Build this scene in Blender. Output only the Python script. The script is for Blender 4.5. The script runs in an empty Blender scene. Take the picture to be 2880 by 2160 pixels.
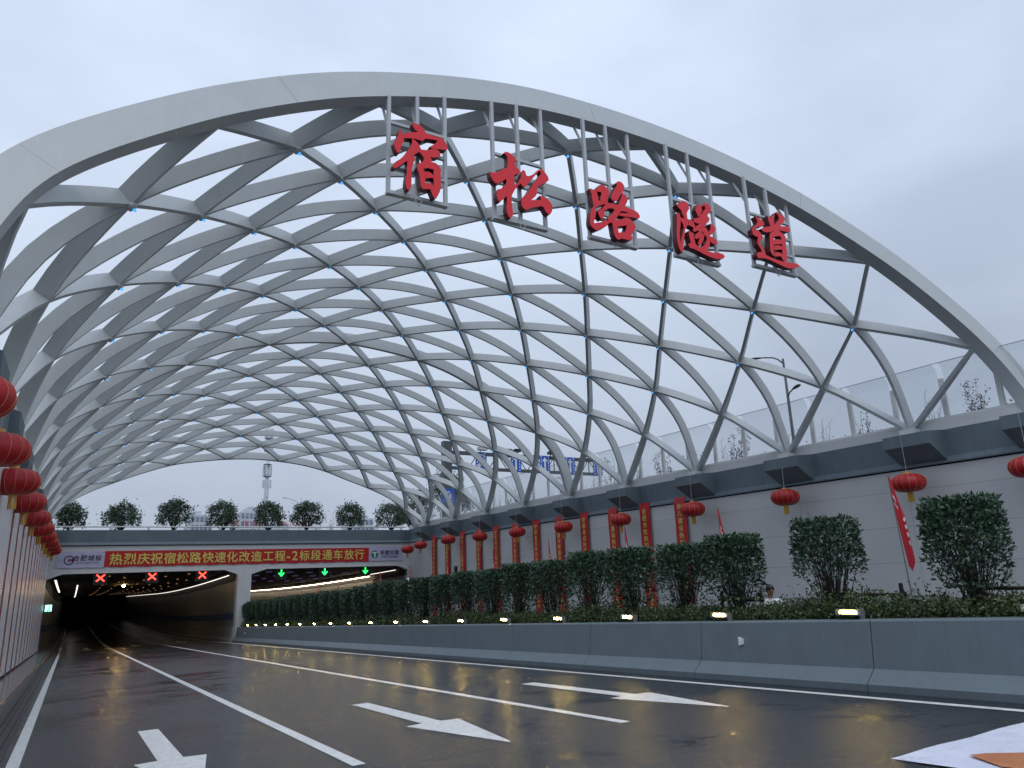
import bpy, math, random, mathutils
import numpy as np
from mathutils import Vector
SC = bpy.context.scene; COL = SC.collection
# ---------------------------------------------------------------- camera
cam = bpy.data.cameras.new('camera'); co = bpy.data.objects.new('camera', cam); COL.objects.link(co); SC.camera = co
cam.sensor_fit = 'HORIZONTAL'; cam.sensor_width = 36; cam.lens = 2056.77/2880*36; cam.clip_end = 3000; cam.clip_start = .05
_r, _u, _f = Vector((.865458, -.49974, -.035257)), Vector((-.097634, -.237273, .966524)), Vector((.491376, .833043, .254142))
co.matrix_world = mathutils.Matrix(((_r.x, _u.x, -_f.x, 0), (_r.y, _u.y, -_f.y, 0), (_r.z, _u.z, -_f.z, 1.657), (0, 0, 0, 1)))
# ---------------------------------------------------------------- overcast sky
SC.view_settings.view_transform = 'Standard'; SC.view_settings.look = 'None'; SC.view_settings.exposure = 0; SC.view_settings.gamma = 1
SC.cycles.max_bounces = 7; SC.cycles.diffuse_bounces = 3; SC.cycles.glossy_bounces = 3; SC.cycles.transparent_max_bounces = 24; SC.cycles.sample_clamp_indirect = 30
SC.cycles.use_denoising = True
SUN_EL, SUN_AZ = math.radians(52), math.radians(200)
wd = bpy.data.worlds.new('World'); SC.world = wd; wd.use_nodes = True; nt = wd.node_tree; N = nt.nodes.new; L = nt.links
bg = nt.nodes['Background']
sky = N('ShaderNodeTexSky'); sky.sky_type = 'NISHITA'; sky.sun_disc = False; sky.sun_elevation = SUN_EL; sky.sun_rotation = SUN_AZ; sky.air_density = 1; sky.dust_density = 3
tc = N('ShaderNodeTexCoord'); mp = N('ShaderNodeMapping'); mp.inputs['Scale'].default_value = (1, 1, 2.2); L.new(tc.outputs['Generated'], mp.inputs['Vector'])
nz = N('ShaderNodeTexNoise'); nz.inputs['Scale'].default_value = 1.7; nz.inputs['Detail'].default_value = 5; nz.inputs['Roughness'].default_value = .5; L.new(mp.outputs[0], nz.inputs['Vector'])
cr = N('ShaderNodeValToRGB'); cr.color_ramp.elements[0].position = .34; cr.color_ramp.elements[1].position = .64
cr.color_ramp.elements[0].color = (5.4, 6.3, 7.9, 1); cr.color_ramp.elements[1].color = (7.4, 8.5, 10.3, 1); L.new(nz.outputs['Fac'], cr.inputs[0])
mix = N('ShaderNodeMix'); mix.data_type = 'RGBA'; mix.inputs[0].default_value = .93; L.new(sky.outputs[0], mix.inputs[6]); L.new(cr.outputs[0], mix.inputs[7])
sep = N('ShaderNodeSeparateXYZ'); L.new(tc.outputs['Generated'], sep.inputs[0])
gr = N('ShaderNodeMapRange'); gr.interpolation_type = 'SMOOTHSTEP'; gr.inputs[1].default_value = -.05; gr.inputs[2].default_value = .95; gr.inputs[3].default_value = .68; gr.inputs[4].default_value = 1.32; L.new(sep.outputs[2], gr.inputs[0])
vm = N('ShaderNodeVectorMath'); vm.operation = 'SCALE'; L.new(mix.outputs[2], vm.inputs[0]); L.new(gr.outputs[0], vm.inputs['Scale'])
L.new(vm.outputs[0], bg.inputs['Color']); bg.inputs['Strength'].default_value = .1
sl = bpy.data.lights.new('sun', 'SUN'); sl.energy = .5; sl.angle = math.radians(25); sl.color = (1, .96, .9)
so = bpy.data.objects.new('sun', sl); COL.objects.link(so)
so.rotation_euler = (math.radians(90)-SUN_EL, 0, math.radians(180)-SUN_AZ)
SIGN_DATA=[["宿",14.13,[5.28,5.99,6.71,[12.64,13.1],11.97,10.21],[[[5.753,11.927],[5.846,11.933],[5.951,11.914],[6.028,11.856],[6.075,11.781],[6.094,11.728],[6.048,11.588],[6.006,11.517],[5.936,11.525],[5.88,11.612],[5.888,11.724],[5.825,11.757],[5.783,11.818],[5.753,11.882]],[[5.454,11.651],[5.481,11.608],[5.506,11.55],[5.55,11.454],[5.536,11.349],[5.493,11.271],[5.466,11.185],[5.463,11.112],[5.427,11.037],[5.382,11.046],[5.342,11.106],[5.308,11.21],[5.32,11.3],[5.38,11.404],[5.416,11.516],[5.416,11.588],[5.433,11.678],[5.454,11.675]],[[5.506,11.54],[5.604,11.609],[5.742,11.668],[5.881,11.715],[6.077,11.742],[6.205,11.739],[6.39,11.735],[6.46,11.744],[6.537,11.716],[6.609,11.632],[6.65,11.557],[6.645,11.496],[6.606,11.452],[6.444,11.424],[6.244,11.384],[6.185,11.419],[6.288,11.504],[6.353,11.575],[6.386,11.641],[6.246,11.632],[6.076,11.601],[6.006,11.514],[5.936,11.518],[5.825,11.522],[5.645,11.486],[5.556,11.456]],[[5.742,11.497],[5.811,11.488],[5.894,11.425],[5.974,11.288],[5.921,11.207],[5.838,11.133],[5.776,11.075],[5.659,10.924],[5.511,10.783],[5.404,10.669],[5.324,10.619],[5.291,10.638],[5.291,10.708],[5.337,10.784],[5.443,10.878],[5.551,11.008],[5.632,11.16],[5.714,11.3],[5.748,11.412]],[[5.776,11.075],[5.807,11.023],[5.807,10.951],[5.769,10.854],[5.741,10.732],[5.728,10.586],[5.73,10.445],[5.725,10.289],[5.7,10.184],[5.66,10.149],[5.613,10.19],[5.586,10.295],[5.592,10.409],[5.612,10.556],[5.622,10.728],[5.626,10.886],[5.659,10.967]],[[5.914,11.205],[5.974,11.281],[6.103,11.303],[6.23,11.362],[6.351,11.397],[6.422,11.365],[6.46,11.302],[6.45,11.248],[6.385,11.193],[6.271,11.153],[6.2,11.151],[6.144,11.118],[6.046,11.075],[5.99,11.147]],[[6.018,11.126],[6.2,11.155],[6.228,11.09],[6.225,11.026],[6.129,10.982],[6.003,10.962],[6.045,11.054]],[[6.003,10.969],[6.073,10.938],[6.044,10.844],[6.023,10.766],[6.071,10.721],[6.078,10.579],[6.056,10.46],[6.076,10.365],[6.097,10.299],[6.0,10.268],[5.959,10.335],[5.939,10.472],[5.919,10.623],[5.878,10.727],[5.858,10.807],[5.892,10.888]],[[6.003,10.965],[6.227,11.027],[6.34,11.026],[6.425,10.962],[6.47,10.887],[6.451,10.78],[6.457,10.636],[6.459,10.478],[6.432,10.313],[6.36,10.152],[6.297,10.094],[6.248,10.167],[6.187,10.315],[6.278,10.403],[6.273,10.559],[6.274,10.703],[6.275,10.849],[6.226,10.842],[6.128,10.845],[6.058,10.804],[6.003,10.832]],[[6.044,10.721],[6.155,10.751],[6.225,10.726],[6.274,10.66],[6.273,10.617],[6.182,10.6],[6.071,10.563]],[[6.056,10.445],[6.209,10.464],[6.281,10.403],[6.208,10.313],[6.097,10.288],[6.0,10.268]]]],["松",14.11,[8.02,8.76,9.5,[13.38,13.68],11.92,10.2],[[[8.194,11.838],[8.259,11.869],[8.355,11.861],[8.449,11.809],[8.52,11.758],[8.528,11.698],[8.489,11.609],[8.486,11.53],[8.461,11.321],[8.448,11.009],[8.391,10.781],[8.363,10.682],[8.349,10.527],[8.365,10.351],[8.375,10.203],[8.356,10.124],[8.307,10.067],[8.253,10.092],[8.203,10.192],[8.191,10.309],[8.214,10.495],[8.22,10.647],[8.21,10.796],[8.222,11.104],[8.257,11.39],[8.26,11.483],[8.282,11.629],[8.278,11.737],[8.232,11.794],[8.161,11.79]],[[7.765,11.18],[7.811,11.177],[7.936,11.199],[8.064,11.299],[8.258,11.429],[8.486,11.53],[8.581,11.493],[8.634,11.422],[8.607,11.36],[8.541,11.319],[8.394,11.241],[8.214,11.101],[8.068,10.979],[7.972,10.909],[7.895,10.912],[7.828,10.985],[7.777,11.077]],[[8.218,11.011],[8.192,10.943],[8.078,10.807],[7.959,10.747],[7.937,10.681],[7.933,10.56],[7.965,10.464],[8.002,10.435],[8.066,10.473],[8.146,10.561],[8.22,10.639],[8.311,10.76],[8.32,10.976]],[[8.439,10.992],[8.53,11.069],[8.598,11.156],[8.635,11.243],[8.657,11.373],[8.727,11.494],[8.774,11.46],[8.81,11.352],[8.859,11.346],[8.985,11.414],[9.091,11.529],[9.178,11.616],[9.247,11.647],[9.175,11.56],[9.086,11.441],[8.945,11.262],[8.858,11.162],[8.788,11.058],[8.721,11.01],[8.665,11.027],[8.628,11.086],[8.544,11.003],[8.458,10.874],[8.364,10.698],[8.378,10.854]],[[9.247,11.647],[9.314,11.645],[9.378,11.582],[9.45,11.506],[9.481,11.403],[9.433,11.35],[9.31,11.255],[9.188,11.161],[9.118,11.104],[9.115,11.041],[9.101,10.928],[9.055,10.839],[8.917,10.697],[8.781,10.572],[8.62,10.563],[8.623,10.625],[8.675,10.714],[8.76,10.804],[8.846,10.911],[8.936,11.073],[9.042,11.225],[9.167,11.399],[9.248,11.516],[9.235,11.576],[9.177,11.592]],[[8.622,10.609],[8.917,10.692],[9.2,10.769],[9.181,10.886],[9.289,10.874],[9.404,10.847],[9.5,10.769],[9.549,10.688],[9.53,10.55],[9.482,10.454],[9.421,10.417],[9.341,10.467],[9.273,10.59],[9.191,10.594],[9.023,10.53],[8.856,10.445],[8.757,10.386],[8.677,10.41],[8.625,10.488]]]],["路",13.93,[10.76,11.52,12.28,[13.62,13.68],11.85,10.19],[[[10.631,11.367],[10.699,11.371],[10.804,11.349],[10.863,11.323],[10.878,11.231],[10.88,11.122],[10.935,11.081],[11.171,11.138],[11.198,11.09],[11.132,11.046],[10.908,10.937],[10.78,10.859],[10.722,10.893],[10.711,10.944],[10.691,11.075],[10.679,11.208],[10.648,11.296]],[[10.804,11.349],[10.856,11.432],[10.942,11.536],[11.022,11.575],[11.13,11.571],[11.22,11.524],[11.278,11.442],[11.249,11.323],[11.192,11.198],[11.198,11.09],[10.95,11.07],[10.96,11.196],[11.006,11.29],[10.996,11.35],[10.864,11.337]],[[10.722,10.886],[10.794,10.842],[10.772,10.756],[10.781,10.677],[10.74,10.546],[10.684,10.399],[10.728,10.394],[10.962,10.483],[11.092,10.573],[11.184,10.567],[11.16,10.467],[11.076,10.38],[10.947,10.295],[10.852,10.247],[10.773,10.195],[10.713,10.206],[10.627,10.254],[10.579,10.309],[10.567,10.4],[10.582,10.537],[10.615,10.678],[10.662,10.797]],[[11.132,11.046],[11.198,11.09],[11.26,11.091],[11.356,11.114],[11.191,11.005],[11.089,10.899],[11.052,10.822],[11.059,10.728],[11.037,10.642],[10.985,10.576],[10.938,10.558],[10.882,10.62],[10.85,10.693],[10.849,10.774],[10.908,10.845],[10.969,10.836],[11.03,10.926]],[[11.559,11.794],[11.61,11.829],[11.69,11.835],[11.767,11.791],[11.808,11.717],[11.783,11.626],[11.699,11.499],[11.635,11.405],[11.561,11.289],[11.457,11.194],[11.385,11.177],[11.334,11.22],[11.315,11.27],[11.348,11.376],[11.402,11.459],[11.476,11.576],[11.55,11.693],[11.522,11.742]],[[11.691,11.497],[11.786,11.485],[11.86,11.419],[11.874,11.31],[11.825,11.214],[11.751,11.105],[11.625,10.957],[11.516,10.794],[11.41,10.659],[11.274,10.533],[11.161,10.481],[11.159,10.629],[11.296,10.784],[11.403,10.932],[11.527,11.086],[11.604,11.244],[11.683,11.403]],[[11.197,11.076],[11.355,11.107],[11.543,11.097],[11.602,11.049],[11.432,10.912],[11.342,10.959],[11.184,10.921],[11.083,10.829],[11.042,10.888],[11.128,10.99]],[[11.572,11.069],[11.751,11.112],[11.91,11.094],[12.07,11.076],[12.196,11.036],[12.261,10.953],[12.247,10.893],[12.161,10.853],[11.966,10.842],[11.722,10.807],[11.532,10.797],[11.587,10.879],[11.911,10.941],[11.753,10.96],[11.624,10.943]],[[11.276,10.561],[11.44,10.653],[11.513,10.587],[11.455,10.465],[11.474,10.333],[11.509,10.205],[11.516,10.112],[11.45,10.071],[11.376,10.109],[11.317,10.231],[11.301,10.404]],[[11.31,10.596],[11.408,10.638],[11.601,10.696],[11.769,10.79],[11.896,10.785],[12.001,10.712],[12.079,10.604],[12.043,10.486],[11.934,10.352],[11.912,10.292],[11.941,10.23],[11.9,10.166],[11.786,10.135],[11.549,10.133],[11.499,10.095],[11.461,10.195],[11.534,10.306],[11.694,10.341],[11.778,10.558],[11.486,10.465],[11.297,10.443]]]],["隧",13.65,[13.46,14.26,15.06,[13.47,13.39],11.77,10.1],[[[13.366,11.16],[13.436,11.193],[13.479,11.118],[13.487,11.011],[13.454,10.813],[13.403,10.639],[13.379,10.445],[13.392,10.314],[13.484,10.267],[13.464,10.102],[13.426,10.001],[13.386,10.006],[13.318,10.112],[13.28,10.264],[13.279,10.451],[13.323,10.837]],[[13.373,11.415],[13.488,11.484],[13.583,11.577],[13.671,11.612],[13.769,11.594],[13.842,11.507],[13.856,11.413],[13.796,11.344],[13.742,11.248],[13.743,11.124],[13.762,11.019],[13.748,10.906],[13.668,10.806],[13.625,10.728],[13.582,10.583],[13.522,10.368],[13.483,10.253],[13.406,10.29],[13.416,10.373],[13.511,10.609],[13.575,10.785],[13.546,10.888],[13.489,10.956],[13.486,11.065],[13.608,11.052],[13.621,11.082],[13.568,11.194],[13.546,11.285],[13.455,11.345]],[[14.209,11.638],[14.263,11.594],[14.312,11.578],[14.363,11.506],[14.306,11.408],[14.255,11.284],[14.172,11.237],[14.125,11.338],[14.086,11.426],[14.135,11.536]],[[14.279,11.584],[14.397,11.69],[14.508,11.738],[14.612,11.735],[14.693,11.684],[14.719,11.619],[14.668,11.507],[14.524,11.354],[14.338,11.262],[14.235,11.266],[14.36,11.421],[14.483,11.563],[14.462,11.656],[14.406,11.629],[14.355,11.574]],[[13.954,11.131],[14.123,11.191],[14.308,11.297],[14.525,11.361],[14.61,11.282],[14.57,11.189],[14.371,11.004],[14.222,10.915],[14.068,10.785],[13.941,10.716],[13.903,10.749],[13.923,10.835],[14.015,10.897],[14.204,11.036],[14.099,11.012],[13.967,11.038]],[[13.768,11.061],[13.872,11.085],[13.965,11.023],[14.002,10.922],[14.012,10.869],[13.908,10.853],[13.828,10.876],[13.753,10.88]],[[14.07,10.799],[14.334,10.982],[14.446,10.924],[14.501,10.825],[14.539,10.722],[14.527,10.581],[14.485,10.407],[14.366,10.232],[14.193,10.211],[14.098,10.259],[14.175,10.322],[14.286,10.393],[14.398,10.581],[14.401,10.665],[14.33,10.704],[14.275,10.803],[14.167,10.765]],[[13.983,10.657],[14.134,10.772],[14.236,10.767],[14.312,10.701],[14.275,10.555],[14.17,10.41],[14.091,10.325],[14.037,10.369],[14.079,10.486],[14.144,10.596],[14.033,10.524],[13.923,10.521],[13.952,10.609]],[[14.595,11.117],[14.698,11.105],[14.778,11.053],[14.793,10.972],[14.717,10.872],[14.541,10.736],[14.493,10.767],[14.523,10.857],[14.587,10.941],[14.611,11.044]],[[14.538,10.715],[14.676,10.71],[14.771,10.647],[14.807,10.557],[14.76,10.505],[14.662,10.492],[14.546,10.53],[14.514,10.606]],[[13.722,10.702],[13.82,10.69],[13.892,10.664],[13.896,10.57],[13.923,10.453],[13.927,10.359],[13.866,10.279],[13.733,10.278],[13.769,10.367],[13.741,10.469],[13.723,10.587]],[[13.67,10.305],[13.812,10.376],[13.927,10.359],[14.037,10.301],[14.131,10.252],[14.349,10.229],[14.606,10.226],[14.82,10.262],[14.959,10.256],[15.039,10.203],[14.994,10.139],[14.846,10.082],[14.667,10.047],[14.495,10.054],[14.246,10.099],[14.001,10.158],[13.821,10.189],[13.705,10.192],[13.67,10.238]]]],["道",13.22,[16.06,16.94,17.81,[12.88,12.6],11.74,10.12],[[[16.011,11.478],[16.131,11.473],[16.253,11.422],[16.347,11.371],[16.367,11.304],[16.295,11.237],[16.154,11.177],[15.995,11.113],[15.888,11.026],[15.809,10.994],[15.804,11.021],[15.903,11.114],[16.014,11.224],[16.084,11.312],[16.061,11.392]],[[15.802,11.007],[15.926,11.034],[16.055,11.034],[16.158,10.986],[16.208,10.897],[16.202,10.811],[16.112,10.721],[16.061,10.64],[16.106,10.579],[16.189,10.526],[16.231,10.45],[16.241,10.326],[16.297,10.295],[16.171,10.214],[15.903,10.154],[15.867,10.209],[15.873,10.293],[15.972,10.341],[16.065,10.346],[16.097,10.423],[16.038,10.509],[15.97,10.593],[15.968,10.691],[16.02,10.828],[15.909,10.826],[15.815,10.869]],[[15.877,10.211],[16.093,10.296],[16.298,10.302],[16.517,10.268],[16.758,10.245],[16.988,10.247],[17.183,10.257],[17.422,10.282],[17.578,10.276],[17.708,10.25],[17.557,10.171],[17.367,10.104],[17.147,10.072],[16.92,10.093],[16.663,10.142],[16.407,10.183],[16.223,10.196],[15.922,10.158]],[[16.544,11.626],[16.607,11.554],[16.702,11.605],[16.864,11.752],[16.876,11.711],[16.816,11.594],[16.796,11.488],[16.794,11.371],[16.678,11.258],[16.612,11.315],[16.574,11.423],[16.549,11.547]],[[16.883,11.749],[16.978,11.845],[17.074,11.838],[17.201,11.786],[17.29,11.733],[17.303,11.647],[17.216,11.554],[17.123,11.474],[17.048,11.384],[16.837,11.293],[16.794,11.371],[16.914,11.5],[17.019,11.597],[17.044,11.676],[17.003,11.77],[16.927,11.781]],[[16.17,11.109],[16.366,11.21],[16.608,11.293],[16.851,11.369],[17.11,11.405],[17.354,11.452],[17.466,11.418],[17.473,11.331],[17.4,11.278],[17.219,11.261],[16.964,11.249],[16.761,11.189],[16.572,11.098],[16.412,11.048],[16.263,11.051]],[[16.761,11.189],[16.964,11.249],[17.031,11.191],[17.158,11.146],[16.948,11.056],[16.702,10.975],[16.539,10.911],[16.524,11.037]],[[16.524,11.037],[16.708,11.005],[16.662,10.909],[16.644,10.762],[16.617,10.614],[16.61,10.47],[16.675,10.413],[16.621,10.324],[16.516,10.367],[16.459,10.468],[16.471,10.64],[16.504,10.875]],[[16.948,11.056],[17.161,11.161],[17.212,11.07],[17.197,10.936],[17.182,10.759],[17.178,10.585],[17.141,10.391],[17.091,10.282],[16.988,10.247],[16.942,10.31],[16.883,10.405],[16.963,10.47],[16.995,10.692],[17.009,10.867],[17.0,11.024]],[[16.648,10.884],[16.925,10.936],[17.017,10.912],[16.997,10.807],[16.635,10.71]],[[16.627,10.666],[16.889,10.741],[16.989,10.712],[16.978,10.624],[16.622,10.537]],[[16.607,10.456],[16.846,10.511],[16.97,10.458],[16.881,10.39],[16.622,10.331]]]]]
BANNER_X=[2.39, 3.27, 4.15, 4.98, 5.85, 6.71, 7.58, 8.47, 9.32, 10.18, 11.06, 11.95, 12.83, 13.72, 14.37, 14.87, 15.62, 16.53, 17.45, 18.34, 19.25, 20.12]
LANT_L=[(-1.45,11.6,4.2),(-1.45,15.9,4.2),(-1.45,20.6,4.2),(-1.45,25.3,4.2),(-1.45,30.5,4.2),(-1.45,35.8,4.2),(-1.45,41.0,4.2),(-1.45,46.2,4.25),(-1.45,51.4,4.3),(-1.45,56.6,4.3)]
# ---------------------------------------------------------------- helpers
def zr(x, y):
    """height of the carriageway: falls 4 % into the tunnel, flattening out inside it"""
    if y <= 64: b = -.04*y
    elif y <= 120:
        t = y-64; b = -2.56-.04*t+.00027*t*t
    else: b = -2.56-.04*56+.00027*56*56-.0098*(y-120)
    return b+.009*max(-3, min(x, 26))

MATS = {}
def nodes_of(name):
    m = bpy.data.materials.new(name); m.use_nodes = True
    MATS[name] = m
    nt = m.node_tree; return m, nt, nt.nodes['Principled BSDF'], nt.links
def simple(name, col, rough=.5, metal=0, spec=.5, emit=None, es=0, noise=0, nscale=6, bump=0, bscale=60):
    m, nt, p, L = nodes_of(name)
    p.inputs['Base Color'].default_value = (*col, 1); p.inputs['Roughness'].default_value = rough
    p.inputs['Metallic'].default_value = metal; p.inputs['Specular IOR Level'].default_value = spec
    if emit: p.inputs['Emission Color'].default_value = (*emit, 1); p.inputs['Emission Strength'].default_value = es
    if noise or bump:
        tc = nt.nodes.new('ShaderNodeTexCoord')
    if noise:
        n = nt.nodes.new('ShaderNodeTexNoise'); n.inputs['Scale'].default_value = nscale; n.inputs['Detail'].default_value = 6; n.inputs['Roughness'].default_value = .65
        L.new(tc.outputs['Object'], n.inputs['Vector'])
        r = nt.nodes.new('ShaderNodeMapRange'); r.inputs[1].default_value = .3; r.inputs[2].default_value = .7
        r.inputs[3].default_value = 1-noise; r.inputs[4].default_value = 1+noise
        L.new(n.outputs['Fac'], r.inputs[0])
        v = nt.nodes.new('ShaderNodeVectorMath'); v.operation = 'SCALE'; v.inputs[0].default_value = col
        L.new(r.outputs[0], v.inputs['Scale']); L.new(v.outputs[0], p.inputs['Base Color'])
        r2 = nt.nodes.new('ShaderNodeMapRange'); r2.inputs[1].default_value = .3; r2.inputs[2].default_value = .7
        r2.inputs[3].default_value = rough*.8; r2.inputs[4].default_value = min(1, rough*1.2)
        L.new(n.outputs['Fac'], r2.inputs[0]); L.new(r2.outputs[0], p.inputs['Roughness'])
    if bump:
        b = nt.nodes.new('ShaderNodeBump'); b.inputs['Strength'].default_value = bump; b.inputs['Distance'].default_value = .01
        n2 = nt.nodes.new('ShaderNodeTexNoise'); n2.inputs['Scale'].default_value = bscale; n2.inputs['Detail'].default_value = 4
        L.new(tc.outputs['Object'], n2.inputs['Vector']); L.new(n2.outputs['Fac'], b.inputs['Height']); L.new(b.outputs[0], p.inputs['Normal'])
    return m

def streaky(name, col, rough, amt=.10, sc=1.6):
    """paint with rain streaks running down it and a cloudy tone"""
    m, nt, p, L = nodes_of(name); N = nt.nodes.new
    tc = N('ShaderNodeTexCoord'); mp = N('ShaderNodeMapping'); mp.inputs['Scale'].default_value = (1, 1, .08); L.new(tc.outputs['Object'], mp.inputs['Vector'])
    a = N('ShaderNodeTexNoise'); a.inputs['Scale'].default_value = sc*4; a.inputs['Detail'].default_value = 6; a.inputs['Roughness'].default_value = .7; L.new(mp.outputs[0], a.inputs['Vector'])
    b = N('ShaderNodeTexNoise'); b.inputs['Scale'].default_value = sc*.6; b.inputs['Detail'].default_value = 5; L.new(tc.outputs['Object'], b.inputs['Vector'])
    c = N('ShaderNodeTexNoise'); c.inputs['Scale'].default_value = 70; c.inputs['Detail'].default_value = 3; L.new(tc.outputs['Object'], c.inputs['Vector'])
    r1 = N('ShaderNodeMapRange'); r1.inputs[1].default_value = .3; r1.inputs[2].default_value = .62; r1.inputs[3].default_value = 1-amt; r1.inputs[4].default_value = 1; L.new(a.outputs['Fac'], r1.inputs[0])
    r2 = N('ShaderNodeMapRange'); r2.inputs[1].default_value = .3; r2.inputs[2].default_value = .7; r2.inputs[3].default_value = 1-amt*.7; r2.inputs[4].default_value = 1+amt*.7; L.new(b.outputs['Fac'], r2.inputs[0])
    mu = N('ShaderNodeMath'); mu.operation = 'MULTIPLY'; L.new(r1.outputs[0], mu.inputs[0]); L.new(r2.outputs[0], mu.inputs[1])
    v = N('ShaderNodeVectorMath'); v.operation = 'SCALE'; v.inputs[0].default_value = col; L.new(mu.outputs[0], v.inputs['Scale']); L.new(v.outputs[0], p.inputs['Base Color'])
    r3 = N('ShaderNodeMapRange'); r3.inputs[3].default_value = rough*.75; r3.inputs[4].default_value = min(1, rough*1.25); L.new(b.outputs['Fac'], r3.inputs[0]); L.new(r3.outputs[0], p.inputs['Roughness'])
    bp_ = N('ShaderNodeBump'); bp_.inputs['Strength'].default_value = .07; bp_.inputs['Distance'].default_value = .01; L.new(c.outputs['Fac'], bp_.inputs['Height']); L.new(bp_.outputs[0], p.inputs['Normal'])
    return m

def panel_mat(name, col, rough, py, pz, axis=1, off=(0, 0), seam=.55, wid=.012, noise=.05, wav=0):
    """painted panel cladding with thin joints; axis = 1: joints along y, 0: along x"""
    m, nt, p, L = nodes_of(name)
    N = nt.nodes.new
    tc = N('ShaderNodeTexCoord'); sx = N('ShaderNodeSeparateXYZ'); L.new(tc.outputs['Object'], sx.inputs[0])
    def joint(sock, per, o):
        a = N('ShaderNodeMath'); a.operation = 'ADD'; a.inputs[1].default_value = 1000*per-o; L.new(sock, a.inputs[0])
        b = N('ShaderNodeMath'); b.operation = 'MODULO'; b.inputs[1].default_value = per; L.new(a.outputs[0], b.inputs[0])
        c = N('ShaderNodeMath'); c.operation = 'LESS_THAN'; c.inputs[1].default_value = wid; L.new(b.outputs[0], c.inputs[0])
        f = N('ShaderNodeMath'); f.operation = 'FLOOR'; d = N('ShaderNodeMath'); d.operation = 'DIVIDE'; d.inputs[1].default_value = per
        L.new(a.outputs[0], d.inputs[0]); L.new(d.outputs[0], f.inputs[0])
        return c.outputs[0], f.outputs[0]
    j1, f1 = joint(sx.outputs[axis], py, off[0]); j2, f2 = joint(sx.outputs[2], pz, off[1])
    mx = N('ShaderNodeMath'); mx.operation = 'MAXIMUM'; L.new(j1, mx.inputs[0]); L.new(j2, mx.inputs[1])
    cb = N('ShaderNodeCombineXYZ'); L.new(f1, cb.inputs[0]); L.new(f2, cb.inputs[1])
    wn = N('ShaderNodeTexWhiteNoise'); wn.noise_dimensions = '3D'; L.new(cb.outputs[0], wn.inputs['Vector'])
    nz = N('ShaderNodeTexNoise'); nz.inputs['Scale'].default_value = .9; nz.inputs['Detail'].default_value = 7; L.new(tc.outputs['Object'], nz.inputs['Vector'])
    r = N('ShaderNodeMapRange'); r.inputs[3].default_value = 1-noise; r.inputs[4].default_value = 1+noise; L.new(nz.outputs['Fac'], r.inputs[0])
    r3 = N('ShaderNodeMapRange'); r3.inputs[3].default_value = .97; r3.inputs[4].default_value = 1.03; L.new(wn.outputs['Value'], r3.inputs[0])
    mu = N('ShaderNodeMath'); mu.operation = 'MULTIPLY'; L.new(r.outputs[0], mu.inputs[0]); L.new(r3.outputs[0], mu.inputs[1])
    s = N('ShaderNodeMapRange'); s.inputs[3].default_value = 1; s.inputs[4].default_value = seam; L.new(mx.outputs[0], s.inputs[0])
    mu2 = N('ShaderNodeMath'); mu2.operation = 'MULTIPLY'; L.new(mu.outputs[0], mu2.inputs[0]); L.new(s.outputs[0], mu2.inputs[1])
    v = N('ShaderNodeVectorMath'); v.operation = 'SCALE'; v.inputs[0].default_value = col; L.new(mu2.outputs[0], v.inputs['Scale'])
    L.new(v.outputs[0], p.inputs['Base Color']); p.inputs['Roughness'].default_value = rough
    bm_ = N('ShaderNodeBump'); bm_.inputs['Strength'].default_value = .5; bm_.inputs['Distance'].default_value = .004; bm_.invert = True
    L.new(mx.outputs[0], bm_.inputs['Height'])
    if wav:
        b2 = N('ShaderNodeBump'); b2.inputs['Strength'].default_value = wav; b2.inputs['Distance'].default_value = .02
        L.new(nz.outputs['Fac'], b2.inputs['Height']); L.new(bm_.outputs[0], b2.inputs['Normal']); L.new(b2.outputs[0], p.inputs['Normal'])
    else: L.new(bm_.outputs[0], p.inputs['Normal'])
    return m

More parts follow.
